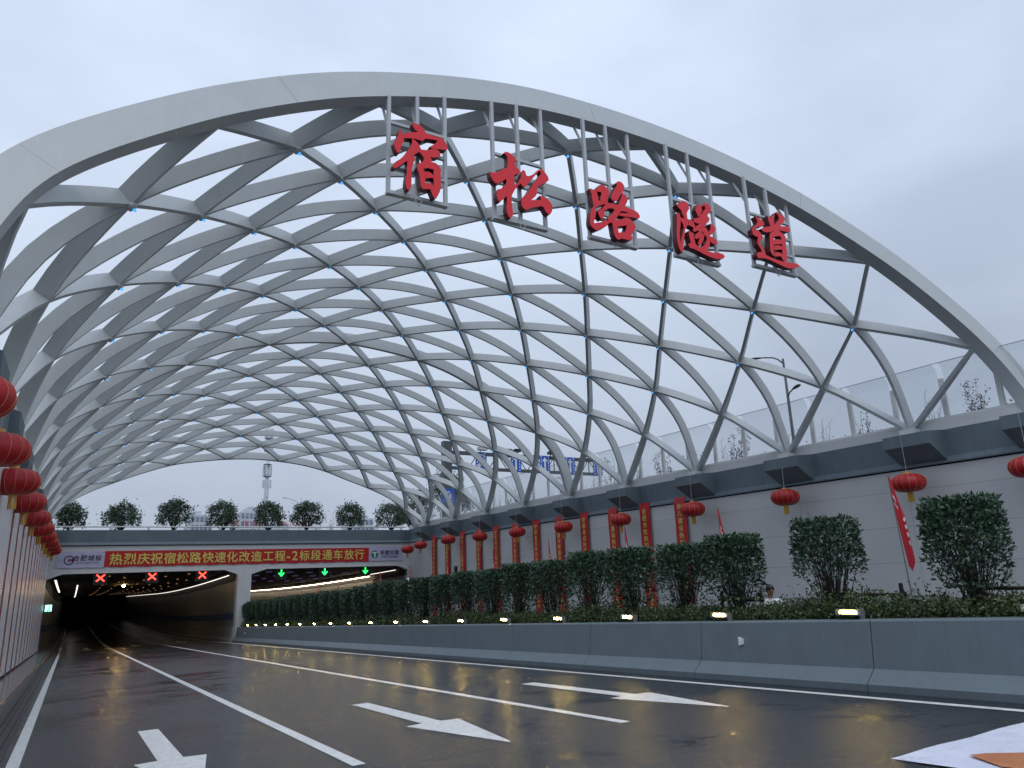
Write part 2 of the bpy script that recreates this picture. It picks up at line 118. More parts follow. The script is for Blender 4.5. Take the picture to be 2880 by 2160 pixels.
def asphalt_mat(name):
    m, nt, p, L = nodes_of(name); N = nt.nodes.new
    tc = N('ShaderNodeTexCoord')
    def noise(sc, det, ro, stretch=(1, 1, 1)):
        mp = N('ShaderNodeMapping'); mp.inputs['Scale'].default_value = stretch; L.new(tc.outputs['Object'], mp.inputs['Vector'])
        n = N('ShaderNodeTexNoise'); n.inputs['Scale'].default_value = sc; n.inputs['Detail'].default_value = det; n.inputs['Roughness'].default_value = ro; L.new(mp.outputs[0], n.inputs['Vector']); return n.outputs['Fac']
    def math_(op, a, b=None, c=None):
        n = N('ShaderNodeMath'); n.operation = op
        for k_, v in enumerate((a, b, c)):
            if v is None: continue
            if isinstance(v, (int, float)): n.inputs[k_].default_value = v
            else: L.new(v, n.inputs[k_])
        return n.outputs[0]
    def ramp(v, a, b, c=0, d=1):
        n = N('ShaderNodeMapRange'); n.interpolation_type = 'SMOOTHSTEP'; n.inputs[1].default_value = a; n.inputs[2].default_value = b; n.inputs[3].default_value = c; n.inputs[4].default_value = d; L.new(v, n.inputs[0]); return n.outputs[0]
    big = noise(.42, 5, .55, (.8, 1, 1)); mid = noise(2.6, 7, .68, (.8, 1.1, 1)); sml = noise(11, 5, .65, (.9, 1, 1)); grit = noise(42, 3, .6)
    vor = N('ShaderNodeTexVoronoi'); vor.inputs['Scale'].default_value = 55; L.new(tc.outputs['Object'], vor.inputs['Vector'])
    film = math_('ADD', math_('MULTIPLY', big, .40), math_('ADD', math_('MULTIPLY', mid, .34), math_('MULTIPLY', sml, .26)))
    wet = ramp(film, .50, .565)                                    # 1 = standing water, 0 = damp stone
    col = N('ShaderNodeMix'); col.data_type = 'RGBA'; col.inputs[6].default_value = (.030, .033, .040, 1); col.inputs[7].default_value = (.009, .010, .0125, 1); L.new(wet, col.inputs[0])
    vs = N('ShaderNodeVectorMath'); vs.operation = 'SCALE'; L.new(col.outputs[2], vs.inputs[0]); L.new(ramp(grit, .3, .7, .55, 1.5), vs.inputs['Scale']); L.new(vs.outputs[0], p.inputs['Base Color'])
    L.new(ramp(wet, 0, 1, .215, .10), p.inputs['Roughness'])
    h = math_('MULTIPLY_ADD', vor.outputs['Distance'], .6, grit)
    b = N('ShaderNodeBump'); b.inputs['Distance'].default_value = .008; L.new(h, b.inputs['Height']); L.new(ramp(wet, 0, 1, 1.0, .28), b.inputs['Strength'])
    b2 = N('ShaderNodeBump'); b2.inputs['Distance'].default_value = .012; b2.inputs['Strength'].default_value = .35; L.new(sml, b2.inputs['Height']); L.new(b.outputs[0], b2.inputs['Normal'])
    L.new(b2.outputs[0], p.inputs['Normal'])
    return m

def leaf_mat(name, c1, c2, rough=.38):
    m, nt, p, L = nodes_of(name); N = nt.nodes.new
    g = N('ShaderNodeNewGeometry'); cr = N('ShaderNodeValToRGB')
    cr.color_ramp.elements[0].color = (*c1, 1); cr.color_ramp.elements[1].color = (*c2, 1)
    e = cr.color_ramp.elements.new(.93); e.color = (*[c*1.25 for c in c2], 1)
    cr.color_ramp.elements[0].position = .1
    L.new(g.outputs['Random Per Island'], cr.inputs[0]); L.new(cr.outputs[0], p.inputs['Base Color'])
    p.inputs['Roughness'].default_value = rough
    return m

def emit_mat(name, col, st):
    m = bpy.data.materials.new(name); m.use_nodes = True; nt = m.node_tree; nt.nodes.clear()
    e = nt.nodes.new('ShaderNodeEmission'); e.inputs[0].default_value = (*col, 1); e.inputs[1].default_value = st
    o = nt.nodes.new('ShaderNodeOutputMaterial'); nt.links.new(e.outputs[0], o.inputs[0]); MATS[name] = m; return m

def glass_mat(name):
    m = bpy.data.materials.new(name); m.use_nodes = True; nt = m.node_tree; nt.nodes.clear(); N = nt.nodes.new; L = nt.links
    tc = N('ShaderNodeTexCoord'); sx = N('ShaderNodeSeparateXYZ'); L.new(tc.outputs['Object'], sx.inputs[0])
    md = N('ShaderNodeMath'); md.operation = 'MODULO'; md.inputs[1].default_value = .05; ad = N('ShaderNodeMath'); ad.inputs[1].default_value = 50; L.new(sx.outputs[2], ad.inputs[0]); L.new(ad.outputs[0], md.inputs[0])
    lt = N('ShaderNodeMath'); lt.operation = 'LESS_THAN'; lt.inputs[1].default_value = .008; L.new(md.outputs[0], lt.inputs[0])
    t = N('ShaderNodeBsdfTransparent'); t.inputs[0].default_value = (.93, .95, .96, 1)
    d = N('ShaderNodeBsdfDiffuse'); d.inputs[0].default_value = (.6, .63, .66, 1)
    gl = N('ShaderNodeBsdfGlossy'); gl.inputs['Roughness'].default_value = .08
    fr = N('ShaderNodeFresnel'); fr.inputs[0].default_value = 1.3
    mr = N('ShaderNodeMapRange'); mr.inputs[3].default_value = .14; mr.inputs[4].default_value = .45; L.new(lt.outputs[0], mr.inputs[0])
    m1 = N('ShaderNodeMixShader'); L.new(mr.outputs[0], m1.inputs[0]); L.new(t.outputs[0], m1.inputs[1]); L.new(d.outputs[0], m1.inputs[2])
    m2 = N('ShaderNodeMixShader'); L.new(fr.outputs[0], m2.inputs[0]); L.new(m1.outputs[0], m2.inputs[1]); L.new(gl.outputs[0], m2.inputs[2])
    o = N('ShaderNodeOutputMaterial'); L.new(m2.outputs[0], o.inputs[0]); MATS[name] = m; return m

OFF = {}
class MB:
    def __init__(s): s.v = []; s.f = []
    def add(s, vs, fs):
        n = len(s.v); s.v += [tuple(map(float, q)) for q in vs]; s.f += [tuple(i+n for i in q) for q in fs]; return s
    def box(s, x0, x1, y0, y1, z0, z1):
        return s.add([(x0,y0,z0),(x1,y0,z0),(x1,y1,z0),(x0,y1,z0),(x0,y0,z1),(x1,y0,z1),(x1,y1,z1),(x0,y1,z1)],
                     [(0,3,2,1),(4,5,6,7),(0,1,5,4),(1,2,6,5),(2,3,7,6),(3,0,4,7)])
    def hexa(s, p): return s.add(p, [(0,3,2,1),(4,5,6,7),(0,1,5,4),(1,2,6,5),(2,3,7,6),(3,0,4,7)])
    def prism(s, poly, vec):
        n = len(poly); vec = Vector(vec); a = [Vector(q) for q in poly]; b = [q+vec for q in a]
        return s.add(a+b, [tuple(range(n)), tuple(range(2*n-1, n-1, -1))]+[(i, n+i, n+(i+1) % n, (i+1) % n) for i in range(n)])
    def sweep(s, secs, closed_sec=True, caps=True):
        """secs: list of equal-length cross-sections (lists of points)"""
        n = len(secs[0]); k = len(secs); vs = [q for c in secs for q in c]; fs = []
        for i in range(k-1):
            for j in range(n if closed_sec else n-1):
                a, b = i*n+j, i*n+(j+1) % n; fs.append((a, b, b+n, a+n))
        if caps and closed_sec: fs += [tuple(range(n-1, -1, -1)), tuple((k-1)*n+j for j in range(n))]
        return s.add(vs, fs)
    def tube(s, path, r, seg=8, caps=True):
        path = [Vector(q) for q in path]; rs = r if isinstance(r, (list, tuple)) else [r]*len(path); secs = []
        up = None
        for i, q in enumerate(path):
            t = (path[min(i+1, len(path)-1)]-path[max(i-1, 0)])
            if t.length < 1e-9: t = Vector((0, 0, 1))
            t.normalize()
            if up is None: up = t.orthogonal().normalized()
            up = (up-t*up.dot(t)); up = up.normalized() if up.length > 1e-6 else t.orthogonal().normalized()
            w = t.cross(up)
            secs.append([q+(up*math.cos(a)+w*math.sin(a))*rs[i] for a in [2*math.pi*j/seg for j in range(seg)]])
        return s.sweep(secs, True, caps)
    def lathe(s, prof, c, seg=16, cap=True):
        secs = [[(c[0]+r*math.cos(a), c[1]+r*math.sin(a), c[2]+z) for a in [2*math.pi*j/seg for j in range(seg)]] for r, z in prof]
        return s.sweep(secs, True, cap)
    def build(s, name, mat, parent=None, smooth=False, kind=None):
        off = OFF.get(parent.name, Vector((0, 0, 0))) if parent else Vector((0, 0, 0))
        me = bpy.data.meshes.new(name)
        me.from_pydata([(a-off[0], b-off[1], c-off[2]) for a, b, c in s.v], [], s.f)
        if mat: me.materials.append(MATS[mat] if isinstance(mat, str) else mat)
        if smooth: me.polygons.foreach_set('use_smooth', [True]*len(me.polygons))
        me.update()
        o = bpy.data.objects.new(name, me); COL.objects.link(o)
        if parent: o.parent = parent; OFF[o.name] = off
        if kind: o['kind'] = kind
        return o
def mesh_np(name, V, F, mat, parent=None, smooth=False, kind=None):
    off = OFF.get(parent.name, Vector((0, 0, 0))) if parent else Vector((0, 0, 0))
    V = np.asarray(V, np.float32)-np.array(off, np.float32); F = np.asarray(F, np.int32); n, k = F.shape
    me = bpy.data.meshes.new(name); me.vertices.add(len(V)); me.vertices.foreach_set('co', V.ravel())
    me.loops.add(n*k); me.loops.foreach_set('vertex_index', F.ravel())
    me.polygons.add(n); me.polygons.foreach_set('loop_start', np.arange(0, n*k, k, dtype=np.int32))
    me.materials.append(MATS[mat]); me.update(calc_edges=True)
    if smooth: me.polygons.foreach_set('use_smooth', [True]*n)
    o = bpy.data.objects.new(name, me); COL.objects.link(o)
    if parent: o.parent = parent; OFF[o.name] = off
    if kind: o['kind'] = kind
    return o
def tag(o, label, cat, group=None):
    o['label'] = label; o['category'] = cat
    if group: o['group'] = group
    return o
def thing(name, label, cat, loc=(0, 0, 0), group=None):
    o = bpy.data.objects.new(name, None); COL.objects.link(o); o.location = loc; o.empty_display_size = .2
    OFF[o.name] = Vector(loc); return tag(o, label, cat, group)
def copy_tree(o, loc, label=None, rz=None, sc=None):
    r = o.copy(); COL.objects.link(r); r.location = loc
    if rz is not None: r.rotation_euler = (0, 0, rz)
    if sc is not None: r.scale = sc
    if label: r['label'] = label
    def kids(a, b):
        for ch in list(a.children):
            c = ch.copy(); COL.objects.link(c); c.parent = b; kids(ch, c)
    kids(o, r); return r
ORD = ['first','second','third','fourth','fifth','sixth','seventh','eighth','ninth','tenth','eleventh','twelfth','thirteenth','fourteenth','fifteenth','sixteenth','seventeenth','eighteenth','nineteenth','twentieth','twenty-first','twenty-second','twenty-third','twenty-fourth','twenty-fifth','twenty-sixth','twenty-seventh','twenty-eighth','twenty-ninth','thirtieth','thirty-first','thirty-second','thirty-third','thirty-fourth']
GL = {}
def glyph(ch, bold=.0):
    """flat outline mesh of one character from Blender's built-in font, centred, about 1 unit high"""
    key = (ch, bold)
    if key in GL: return GL[key]
    c = bpy.data.curves.new('glyph', 'FONT'); c.body = ch; c.resolution_u = 2; c.offset = bold; c.fill_mode = 'FRONT'
    o = bpy.data.objects.new('glyph', c); COL.objects.link(o)
    dg = bpy.context.evaluated_depsgraph_get(); me = bpy.data.meshes.new_from_object(o.evaluated_get(dg))
    v = [(q.co.x, q.co.y) for q in me.vertices]; f = [tuple(p.vertices) for p in me.polygons]
    bpy.data.objects.remove(o); bpy.data.curves.remove(c); bpy.data.meshes.remove(me)
    xs = [q[0] for q in v]; ys = [q[1] for q in v]
    cx = (min(xs)+max(xs))/2; cy = (min(ys)+max(ys))/2 if ord(ch) > 0x3000 else .35
    GL[key] = ([(a-cx, b-cy) for a, b in v], f, max(xs)-min(xs)); return GL[key]
def write(mb, ch, c, size, right, up, bold=.0, sx=1):
    v, f, w = glyph(ch); right = Vector(right); up = Vector(up); c = Vector(c); nv = right.cross(up)
    for k_, (du, dv) in enumerate(((0, 0), (1, 0), (-1, 0), (0, 1), (0, -1)) if bold else ((0, 0),)):
        mb.add([c+right*((a+du*bold)*size*sx)+up*((b+dv*bold)*size)+nv*(.0006*k_) for a, b in v], f)
    return mb
def write_line(mb, txt, c, size, right, up, bold=0, sx=1, gap=.12):
    ws = [(glyph(t)[2]*sx if t != ' ' else .35)*size for t in txt]; tot = sum(ws)+gap*size*(len(txt)-1); x = -tot/2
    for t, w in zip(txt, ws):
        if t != ' ': write(mb, t, Vector(c)+Vector(right)*(x+w/2), size, right, up, bold, sx)
        x += w+gap*size
rnd = random.Random(7); RS = np.random.RandomState(11)

# ---------------------------------------------------------------- materials
streaky('steel_white', (.475, .505, .51), .42, .06)
simple('steel_bright', (.66, .675, .67), .4, noise=.04, nscale=2)
streaky('slate_paint', (.135, .180, .208), .6, .14, 2.0)
streaky('barrier_paint', (.150, .190, .212), .48, .10, 3.0)
simple('joint_dark', (.01, .01, .012), .9)
simple('wet_concrete', (.16, .17, .18), .16, noise=.2, nscale=3)
simple('kerb_face', (.10, .11, .12), .5, noise=.2, nscale=3)
simple('gutter_wet', (.018, .018, .02), .40, noise=.4, nscale=14, bump=.3, bscale=25)
simple('road_paint', (.78, .78, .75), .38, noise=.22, nscale=11, bump=.2, bscale=60)
simple('lantern_red', (.40, .006, .012), .5, noise=.1, nscale=3, bump=.15, bscale=40)
simple('gold', (.62, .36, .07), .35, noise=.2, nscale=30)
simple('gold_rib', (.62, .22, .08), .4)
simple('tassel_gold', (.70, .40, .05), .6, noise=.25, nscale=40)
simple('cord_grey', (.45, .45, .45), .5)
simple('banner_red', (.50, .014, .020), .55, noise=.10, nscale=4, bump=.12, bscale=4)
simple('banner_gold', (.78, .62, .14), .5)
simple('banner_white', (.50, .49, .66), .55, noise=.06, nscale=3, bump=.1, bscale=3)
simple('ink_navy', (.02, .02, .08), .5); simple('ink_red', (.5, .02, .03), .5); simple('ink_green', (.01, .19, .11), .5)
simple('flag_red', (.62, .020, .035), .5, noise=.12, nscale=6); simple('flag_white', (.78, .78, .80), .5)
simple('sign_red', (.84, .014, .026), .36, noise=.04, nscale=5)
simple('sign_edge', (.10, .006, .012), .45)
simple('tube_steel', (.50, .52, .54), .4, noise=.08, nscale=3)
simple('black_housing', (.012, .012, .014), .4); simple('dark_steel', (.07, .075, .08), .45); simple('lamp_housing', (.19, .20, .215), .4, noise=.1, nscale=8)
simple('soil', (.03, .022, .016), .9, noise=.4, nscale=9, bump=.6, bscale=14)
simple('bark', (.045, .035, .028), .85, noise=.3, nscale=12, bump=.5, bscale=30)
simple('twig', (.035, .028, .024), .8)
simple('ground_soil', (.10, .10, .085), .9, noise=.3, nscale=.5)
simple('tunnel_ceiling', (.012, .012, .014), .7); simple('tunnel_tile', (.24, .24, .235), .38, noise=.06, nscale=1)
simple('tunnel_band', (.02, .075, .24), .4); simple('tunnel_kerb', (.22, .21, .20), .6, noise=.1, nscale=2)
simple('sign_blue', (.012, .10, .48), .4); simple('sign_white', (.78, .80, .82), .4)
simple('building_white', (.56, .59, .64), .7, noise=.05, nscale=.1); simple('building_glass', (.20, .25, .32), .25)
simple('letter_red', (.45, .05, .06), .5); simple('mast_white', (.62, .65, .70), .5, noise=.1, nscale=.3); simple('mast_dark', (.16, .19, .24), .5)
simple('skin', (.33, .19, .135), .5, noise=.06, nscale=20); simple('hair', (.008, .007, .007), .45); simple('shirt_white', (.75, .76, .78), .7, noise=.05, nscale=12); simple('trouser_dark', (.02, .022, .03), .7)
simple('sheet_white', (.80, .82, .95), .3, noise=.04, nscale=4, bump=.2, bscale=5); simple('sheet_orange', (.55, .20, .08), .35, noise=.05, nscale=6)
simple('stake_wood', (.03, .022, .018), .8)
panel_mat('wall_panel', (.57, .57, .565), .38, 4.5, 1.2, 1, (4.03, .42), seam=.6, wid=.016, noise=.08)
panel_mat('wall_gloss', (.86, .86, .89), .30, 3.0, 1.5, 1, (0, .1), seam=.8, wid=.012, wav=.05)
panel_mat('portal_tile', (.64, .655, .66), .38, 1.3, 1.1, 0, (0, .2), seam=.86, wid=.012, noise=.04)
panel_mat('soffit_cladding', (.30, .31, .33), .4, 1.2, 4, 1)
asphalt_mat('asphalt_wet'); glass_mat('barrier_glass')
leaf_mat('leaf_dark', (.020, .046, .026), (.052, .112, .056), .28); leaf_mat('leaf_shrub', (.028, .058, .022), (.10, .13, .042), .40)
leaf_mat('leaf_tree', (.032, .060, .040), (.09, .135, .085), .45); leaf_mat('leaf_purple', (.03, .02, .022), (.07, .05, .045), .6)
emit_mat('glow_white', (1, .92, .80), 1.6); emit_mat('glow_warm', (1, .80, .54), 14); emit_mat('glow_red', (1, .045, .03), 6); emit_mat('glow_green', (.03, 1, .16), 3)
emit_mat('glow_led', (.05, .36, .95), 1.5); emit_mat('glow_lamp', (1, .68, .17), 170); emit_mat('glow_work', (1, .62, .22), 200); emit_mat('glow_tiny', (1, .50, .25), .30); emit_mat('glow_exit', (.35, 1, .85), 2.5)
emit_mat('glow_violet', (.28, .2, .55), .16)

XL, XR, YP = -1.67, 24.54, 60.0          # retaining wall faces, portal face
ZS, ZC = 4.72, 5.87                        # wall seam, coping top
# ---------------------------------------------------------------- ground, roads
def strip(name, mat, x0, x1, y0, y1, dz=0, step=2.0, parent=None, kind='structure', nx=1):
    ys = np.linspace(y0, y1, max(2, int((y1-y0)/step)+1)); m = MB(); xs = np.linspace(x0, x1, nx+1)
    m.sweep([[(x, y, zr(x, y)+dz) for x in xs] for y in ys], False, False)
    o = m.build(name, mat, parent, kind=None if parent else kind); return o
road = strip('road', 'asphalt_wet', -1.0, 10.6, -60, 300, 0)
opp = strip('opposite_road', 'asphalt_wet', 12.25, XR+.3, -60, 300, -.02)
strip('gutter', 'gutter_wet', -1.0, -.62, -60, 300, .004)
m = MB()
for x in (-.93, -.84, -.72): m.sweep([[(x, y, zr(x, y)+.007), (x+.014, y, zr(x, y)+.007)] for y in np.linspace(-20, 120, 60)], False, False)
m.build('drain_groove', 'joint_dark', bpy.data.objects['gutter'])
k = MB(); k.sweep([[(-1.0, y, zr(-1, y)-.1), (-1.0, y, zr(-1, y)+.27), (-1.03, y, zr(-1, y)+.30), (XL-.2, y, zr(-1, y)+.31), (XL-.2, y, zr(-1, y)-.1)] for y in np.linspace(-60, 300, 150)])
k.build('kerb', 'wet_concrete', kind='structure')
def line(x, y0, y1, w, name='lane_line'): return strip(name, 'road_paint', x-w/2, x+w/2, y0, y1, .004, 2.0, road)
line(-.46, -8, 190, .155, 'edge_line'); line(2.95, 8.66, 190, .155); line(6.54, 8.43, 190, .15); line(9.97, -8, 190, .15, 'edge_line')
def arrow(x, yb, yh, yt):
    m = MB()
    def P(a, y): return (a, y, zr(a, y)+.004)
    m.add([P(x-.15, yb), P(x+.15, yb), P(x+.15, yh), P(x-.15, yh)], [(0, 1, 2, 3)])
    m.add([P(x-.42, yh-.06), P(x-.15, yh), P(x+.15, yh), P(x+.42, yh-.06), P(x+.04, yt), P(x, yt)], [(0, 1, 2, 3, 4, 5)])
    return m.build('direction_arrow', 'road_paint', road)
arrow(1.27, 14.2, 11.0, 8.6); arrow(4.77, 14.03, 10.8, 8.49); arrow(8.25, 13.8, 10.52, 8.27)
for x in (1.35, 4.8, 8.3): arrow(x, 74, 70.5, 68)
# street-level ground round the sunken approach
g = MB(); zt = ZC-.55
g.box(-500, XL-.35, -80, 900, zt-1, zt); g.box(XR+.45, 500, -80, 900, zt-1, zt); g.box(XL-.35, XR+.45, YP+1.02, 900, zt-.6, zt-.002)
g.build('ground', 'ground_soil', kind='structure')

# ---------------------------------------------------------------- retaining walls
def retaining(name, label, X, inn, mat, y0, y1):
    """inn = +1 if the road lies towards +x of the face"""
    w = thing(name, label, 'wall', (X, y0, 0))
    m = MB(); ys = np.linspace(y0, y1, 40); zb = (lambda y: zr(X, y)+(.40 if inn > 0 else -.05))
    m.sweep([[(X, y, zb(y)), (X, y, ZS), (X-.32*inn, y, ZS), (X-.32*inn, y, zb(y))] for y in ys]); m.build('cladding', mat, w)
    if inn > 0:
        m = MB(); m.sweep([[(X-.05, y, zb(y)-.12), (X-.05, y, zb(y)), (X-.3, y, zb(y)), (X-.3, y, zb(y)-.12)] for y in ys]); m.build('skirting_gap', 'joint_dark', w)
    m = MB(); m.sweep([[(X-.03*inn, y, ZS), (X-.03*inn, y, ZS+.05), (X-.3*inn, y, ZS+.05), (X-.3*inn, y, ZS)] for y in (y0, y1)]); m.build('shadow_gap', 'joint_dark', w)
    c = [(.12, ZS+.05), (.12, ZS+.10), (.0, ZS+.27), (0, ZC), (-.35, ZC), (-.35, ZS+.05)]
    m = MB(); m.sweep([[(X+a*inn, y, z) for a, z in c] for y in (y0, y1)]); m.build('coping', 'slate_paint', w)
    return w
wallL = retaining('retaining_wall', 'glossy white panelled retaining wall beside the kerb and gutter', XL, 1, 'wall_gloss', -25, YP)
wallR = retaining('retaining_wall', 'matt grey panelled retaining wall beyond the hedge, under the glass barrier', XR, -1, 'wall_panel', -25, YP)
def pod(wall, X, inn, y, hw=.8):
    m = MB(); f = X+(.94 if inn < 0 else .20)*inn; b = X-.05*inn
    m.prism([(b, y-hw, ZS+.06), (f, y-hw, 5.38), (f, y-hw, 5.785), (b, y-hw, ZC+.004)], (0, 2*hw, 0)); m.build('corbel', 'slate_paint', wall)
FEET_R = [14.47+5.21*i for i in range(9)]
FEET_L = [y+1.5 for y in FEET_R]
for y in FEET_R: pod(wallR, XR, -1, y-.2)
pod(wallR, XR, -1, 10.45); pod(wallR, XR, -1, 5.2)
for y in FEET_L[:-1]: pod(wallL, XL, 1, y-.2)
pod(wallL, XL, 1, 12.0)
# pale plinth below the glass on the far wall
m = MB(); m.box(XR+.02, XR+.40, -25, YP, ZC+.002, 6.22); m.build('plinth', 'steel_bright', wallR)
m = MB(); m.box(XL-.40, XL-.02, -25, YP, ZC+.002, 6.22); m.build('plinth', 'steel_bright', wallL)

# ---------------------------------------------------------------- tunnel portal and bores
P = thing('tunnel_portal', 'pale tiled tunnel portal with two flat openings under a slate parapet', 'tunnel portal', (11.2, YP, zr(11.2, YP)))
ZO, ZE = 2.92, 2.57                        # clear height at centre, at the chamfered ends
m = MB(); D = (0, .9, 0)
m.prism([(XL, YP, ZO), (XR, YP, ZO), (XR, YP, ZS), (XL, YP, ZS)], D)
for x0, x1 in ((XL, XL+.92), (10.69, 9.73), (11.67, 12.75), (24.49, 23.6)):
    m.prism([(x0, YP, ZE), (x0, YP, ZO), (x1, YP, ZO)] if x0 < x1 else [(x0, YP, ZE), (x1, YP, ZO), (x0, YP, ZO)], D)
m.build('facade', 'portal_tile', P)
m = MB(); m.box(10.69, 11.67, YP, YP+.9, zr(11, YP)-.1, ZO); m.build('pillar', 'portal_tile', P)
m = MB()
for pts in ([(XL, ZE), (XL+.92, ZO), (9.73, ZO), (10.69, ZE)], [(11.67, ZE), (12.75, ZO), (23.6, ZO), (24.49, ZE)]):
    for (xa, za), (xb, zb_) in zip(pts, pts[1:]):
        m.hexa([(xa, YP-.02, za-.045), (xb, YP-.02, zb_-.045), (xb, YP+.3, zb_-.045), (xa, YP+.3, za-.045), (xa, YP-.02, za+.02), (xb, YP-.02, zb_+.02), (xb, YP+.3, zb_+.02), (xa, YP+.3, za+.02)])
m.build('opening_trim', 'steel_bright', P)
m = MB(); m.box(XL, XR, YP+.03, YP+.3, ZS, ZS+.05); m.build('shadow_gap', 'joint_dark', P)
c = [(-.12, ZS+.05), (-.12, ZS+.10), (0, ZS+.27), (0, ZC-.03), (.45, ZC-.03), (.45, ZS+.05)]
m = MB(); m.sweep([[(x, YP+a, z) for a, z in c] for x in (XL-.3, XR+.3)]); m.build('parapet', 'slate_paint', P)
R = thing('guard_rail', 'low white tubular guard rail along the top of the portal parapet', 'guard rail', (11.2, YP+.2, ZC-.03))
m = MB(); m.tube([(XL-.2, YP+.2, 6.08), (XR-.2, YP+.2, 6.08)], .05, 8); m.build('top_rail', 'steel_bright', R, True)
for i in range(11):
    m = MB(); x = -.6+2.45*i; m.box(x-.06, x+.06, YP+.14, YP+.26, ZC-.04, 6.06); m.build('post', 'steel_bright', R)
def zcl(y): return ZO-.02+(zr(0, y)-zr(0, YP))
T = thing('tunnel', 'dark twin tunnel bores with tiled walls behind the portal openings', 'tunnel', (11.2, YP+1, zr(11, YP)))
YT = np.linspace(YP+.9, 290, 60)
for x0, x1 in ((XL-.02, 10.7), (11.66, XR)):
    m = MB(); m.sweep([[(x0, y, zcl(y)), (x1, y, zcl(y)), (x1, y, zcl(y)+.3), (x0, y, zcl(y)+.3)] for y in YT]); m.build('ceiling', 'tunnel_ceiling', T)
for x, s_ in ((XL-.02, -1), (10.69, 1), (11.67, -1), (XR-.02, 1)):
    m = MB(); m.sweep([[(x, y, zr(x, y)+.0), (x, y, zcl(y)-.80), (x+.2*s_, y, zcl(y)-.80), (x+.2*s_, y, zr(x, y))] for y in YT]); m.build('side_wall', 'tunnel_tile', T)
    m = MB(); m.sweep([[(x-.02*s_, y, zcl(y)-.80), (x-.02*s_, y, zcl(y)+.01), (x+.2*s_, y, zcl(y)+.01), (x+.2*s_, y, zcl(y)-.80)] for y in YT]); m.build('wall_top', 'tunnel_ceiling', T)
    m = MB(); m.sweep([[(x-.004*s_, y, zr(x, y)+1.55), (x-.004*s_, y, zr(x, y)+2.08), (x+.05*s_, y, zr(x, y)+2.08), (x+.05*s_, y, zr(x, y)+1.55)] for y in YT]); m.build('colour_band', 'tunnel_band', T)
m = MB(); m.sweep([[(10.45, y, zr(10, y)-.05), (10.45, y, zr(10, y)+.1), (10.55, y, zr(10, y)+.3), (10.62, y, zr(10, y)+1.05), (10.69, y, zr(10, y)+1.05), (10.69, y, zr(10, y)-.05)] for y in YT]); m.build('inner_kerb', 'tunnel_kerb', T)
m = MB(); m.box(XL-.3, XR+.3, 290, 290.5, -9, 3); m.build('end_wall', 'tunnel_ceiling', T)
def strip_light(label, x, y0, y1, dz, w=.10, mat='glow_white', grp='tunnel strip lights'):
    t = thing('strip_light', label, 'strip light', (x, y0, zcl(y0)+dz), grp)
    ys = np.linspace(y0, y1, max(3, int((y1-y0)/4)))
    m = MB(); m.sweep([[(x-w/2, y, zcl(y)+dz), (x+w/2, y, zcl(y)+dz), (x+w/2, y, zcl(y)+dz-.05), (x-w/2, y, zcl(y)+dz-.05)] for y in ys]); m.build('diffuser', mat, t)
    m = MB(); m.sweep([[(x-w/2-.02, y, zcl(y)+dz+.002), (x+w/2+.02, y, zcl(y)+dz+.002), (x+w/2+.02, y, zcl(y)+dz+.05), (x-w/2-.02, y, zcl(y)+dz+.05)] for y in ys]); m.build('housing', 'black_housing', t)
strip_light('short white strip light by the kerb-side wall inside the closed bore', -1.15, 61.5, 84, -.32, .12)
strip_light('long white strip light running deep into the closed bore beside the kerb lane', .25, 72, 150, -.22, .10)
strip_light('long strip light above the blue-banded wall of the closed bore', 10.35, 62, 190, -.30, .06)
strip_light('long bright strip light over the beige wall of the open bore', 24.15, 69, 180, -.40, .16, 'glow_warm')
strip_light('thin strip light beside the chamfer of the open bore', 24.3, 62.5, 69, -.22, .03)
strip_light('short strip light near the pillar inside the open bore', 12.0, 66, 110, -.30, .06)
lp = None
for r_, x in enumerate((2.2, 3.3, 5.0, 6.2, 7.6, 8.6)):
    for i in range(11):
        y = 63+r_ % 2*2.5+7.2*i; lab = 'tiny ceiling lamp in a row along the closed bore ceiling'
        if lp is None:
            lp = MB().box(x-.04, x+.04, y-.45, y+.45, zcl(y)-.10, zcl(y)-.05).build('ceiling_lamp', 'glow_tiny'); tag(lp, lab, 'ceiling lamp', 'closed bore ceiling lamps'); b0 = (x, y)
        else:
            o = lp.copy(); COL.objects.link(o); o.location = (x-b0[0], y-b0[1], zcl(y)-zcl(b0[1]))
lp = None
for r_, x in enumerate((13.6, 15.6, 17.6, 19.6, 21.6)):
    for i in range(4):
        y = 63+r_*1.3+5*i
        if lp is None:
            lp = MB().box(x-.05, x+.05, y-.9, y+.9, zcl(y)-.12, zcl(y)-.04).build('ceiling_lamp', 'glow_violet'); tag(lp, 'dim violet ceiling lamp in the open bore', 'ceiling lamp', 'open bore ceiling lamps'); b0 = (x, y)
        else:
            o = lp.copy(); COL.objects.link(o); o.location = (x-b0[0], y-b0[1], zcl(y)-zcl(b0[1]))
w = thing('work_lamp', 'single bright amber work lamp under the closed bore ceiling', 'lamp', (4.05, 80, 2.06))
MB().lathe([(.02, -.10), (.09, -.07), (.12, 0), (.09, .07), (.03, .1)], (4.05, 80, 2.06), 12).build('bulb', 'glow_work', w, True)
MB().tube([(4.05, 80, 2.14), (4.05, 80, zcl(80))], .03, 6).build('stem', 'black_housing', w)
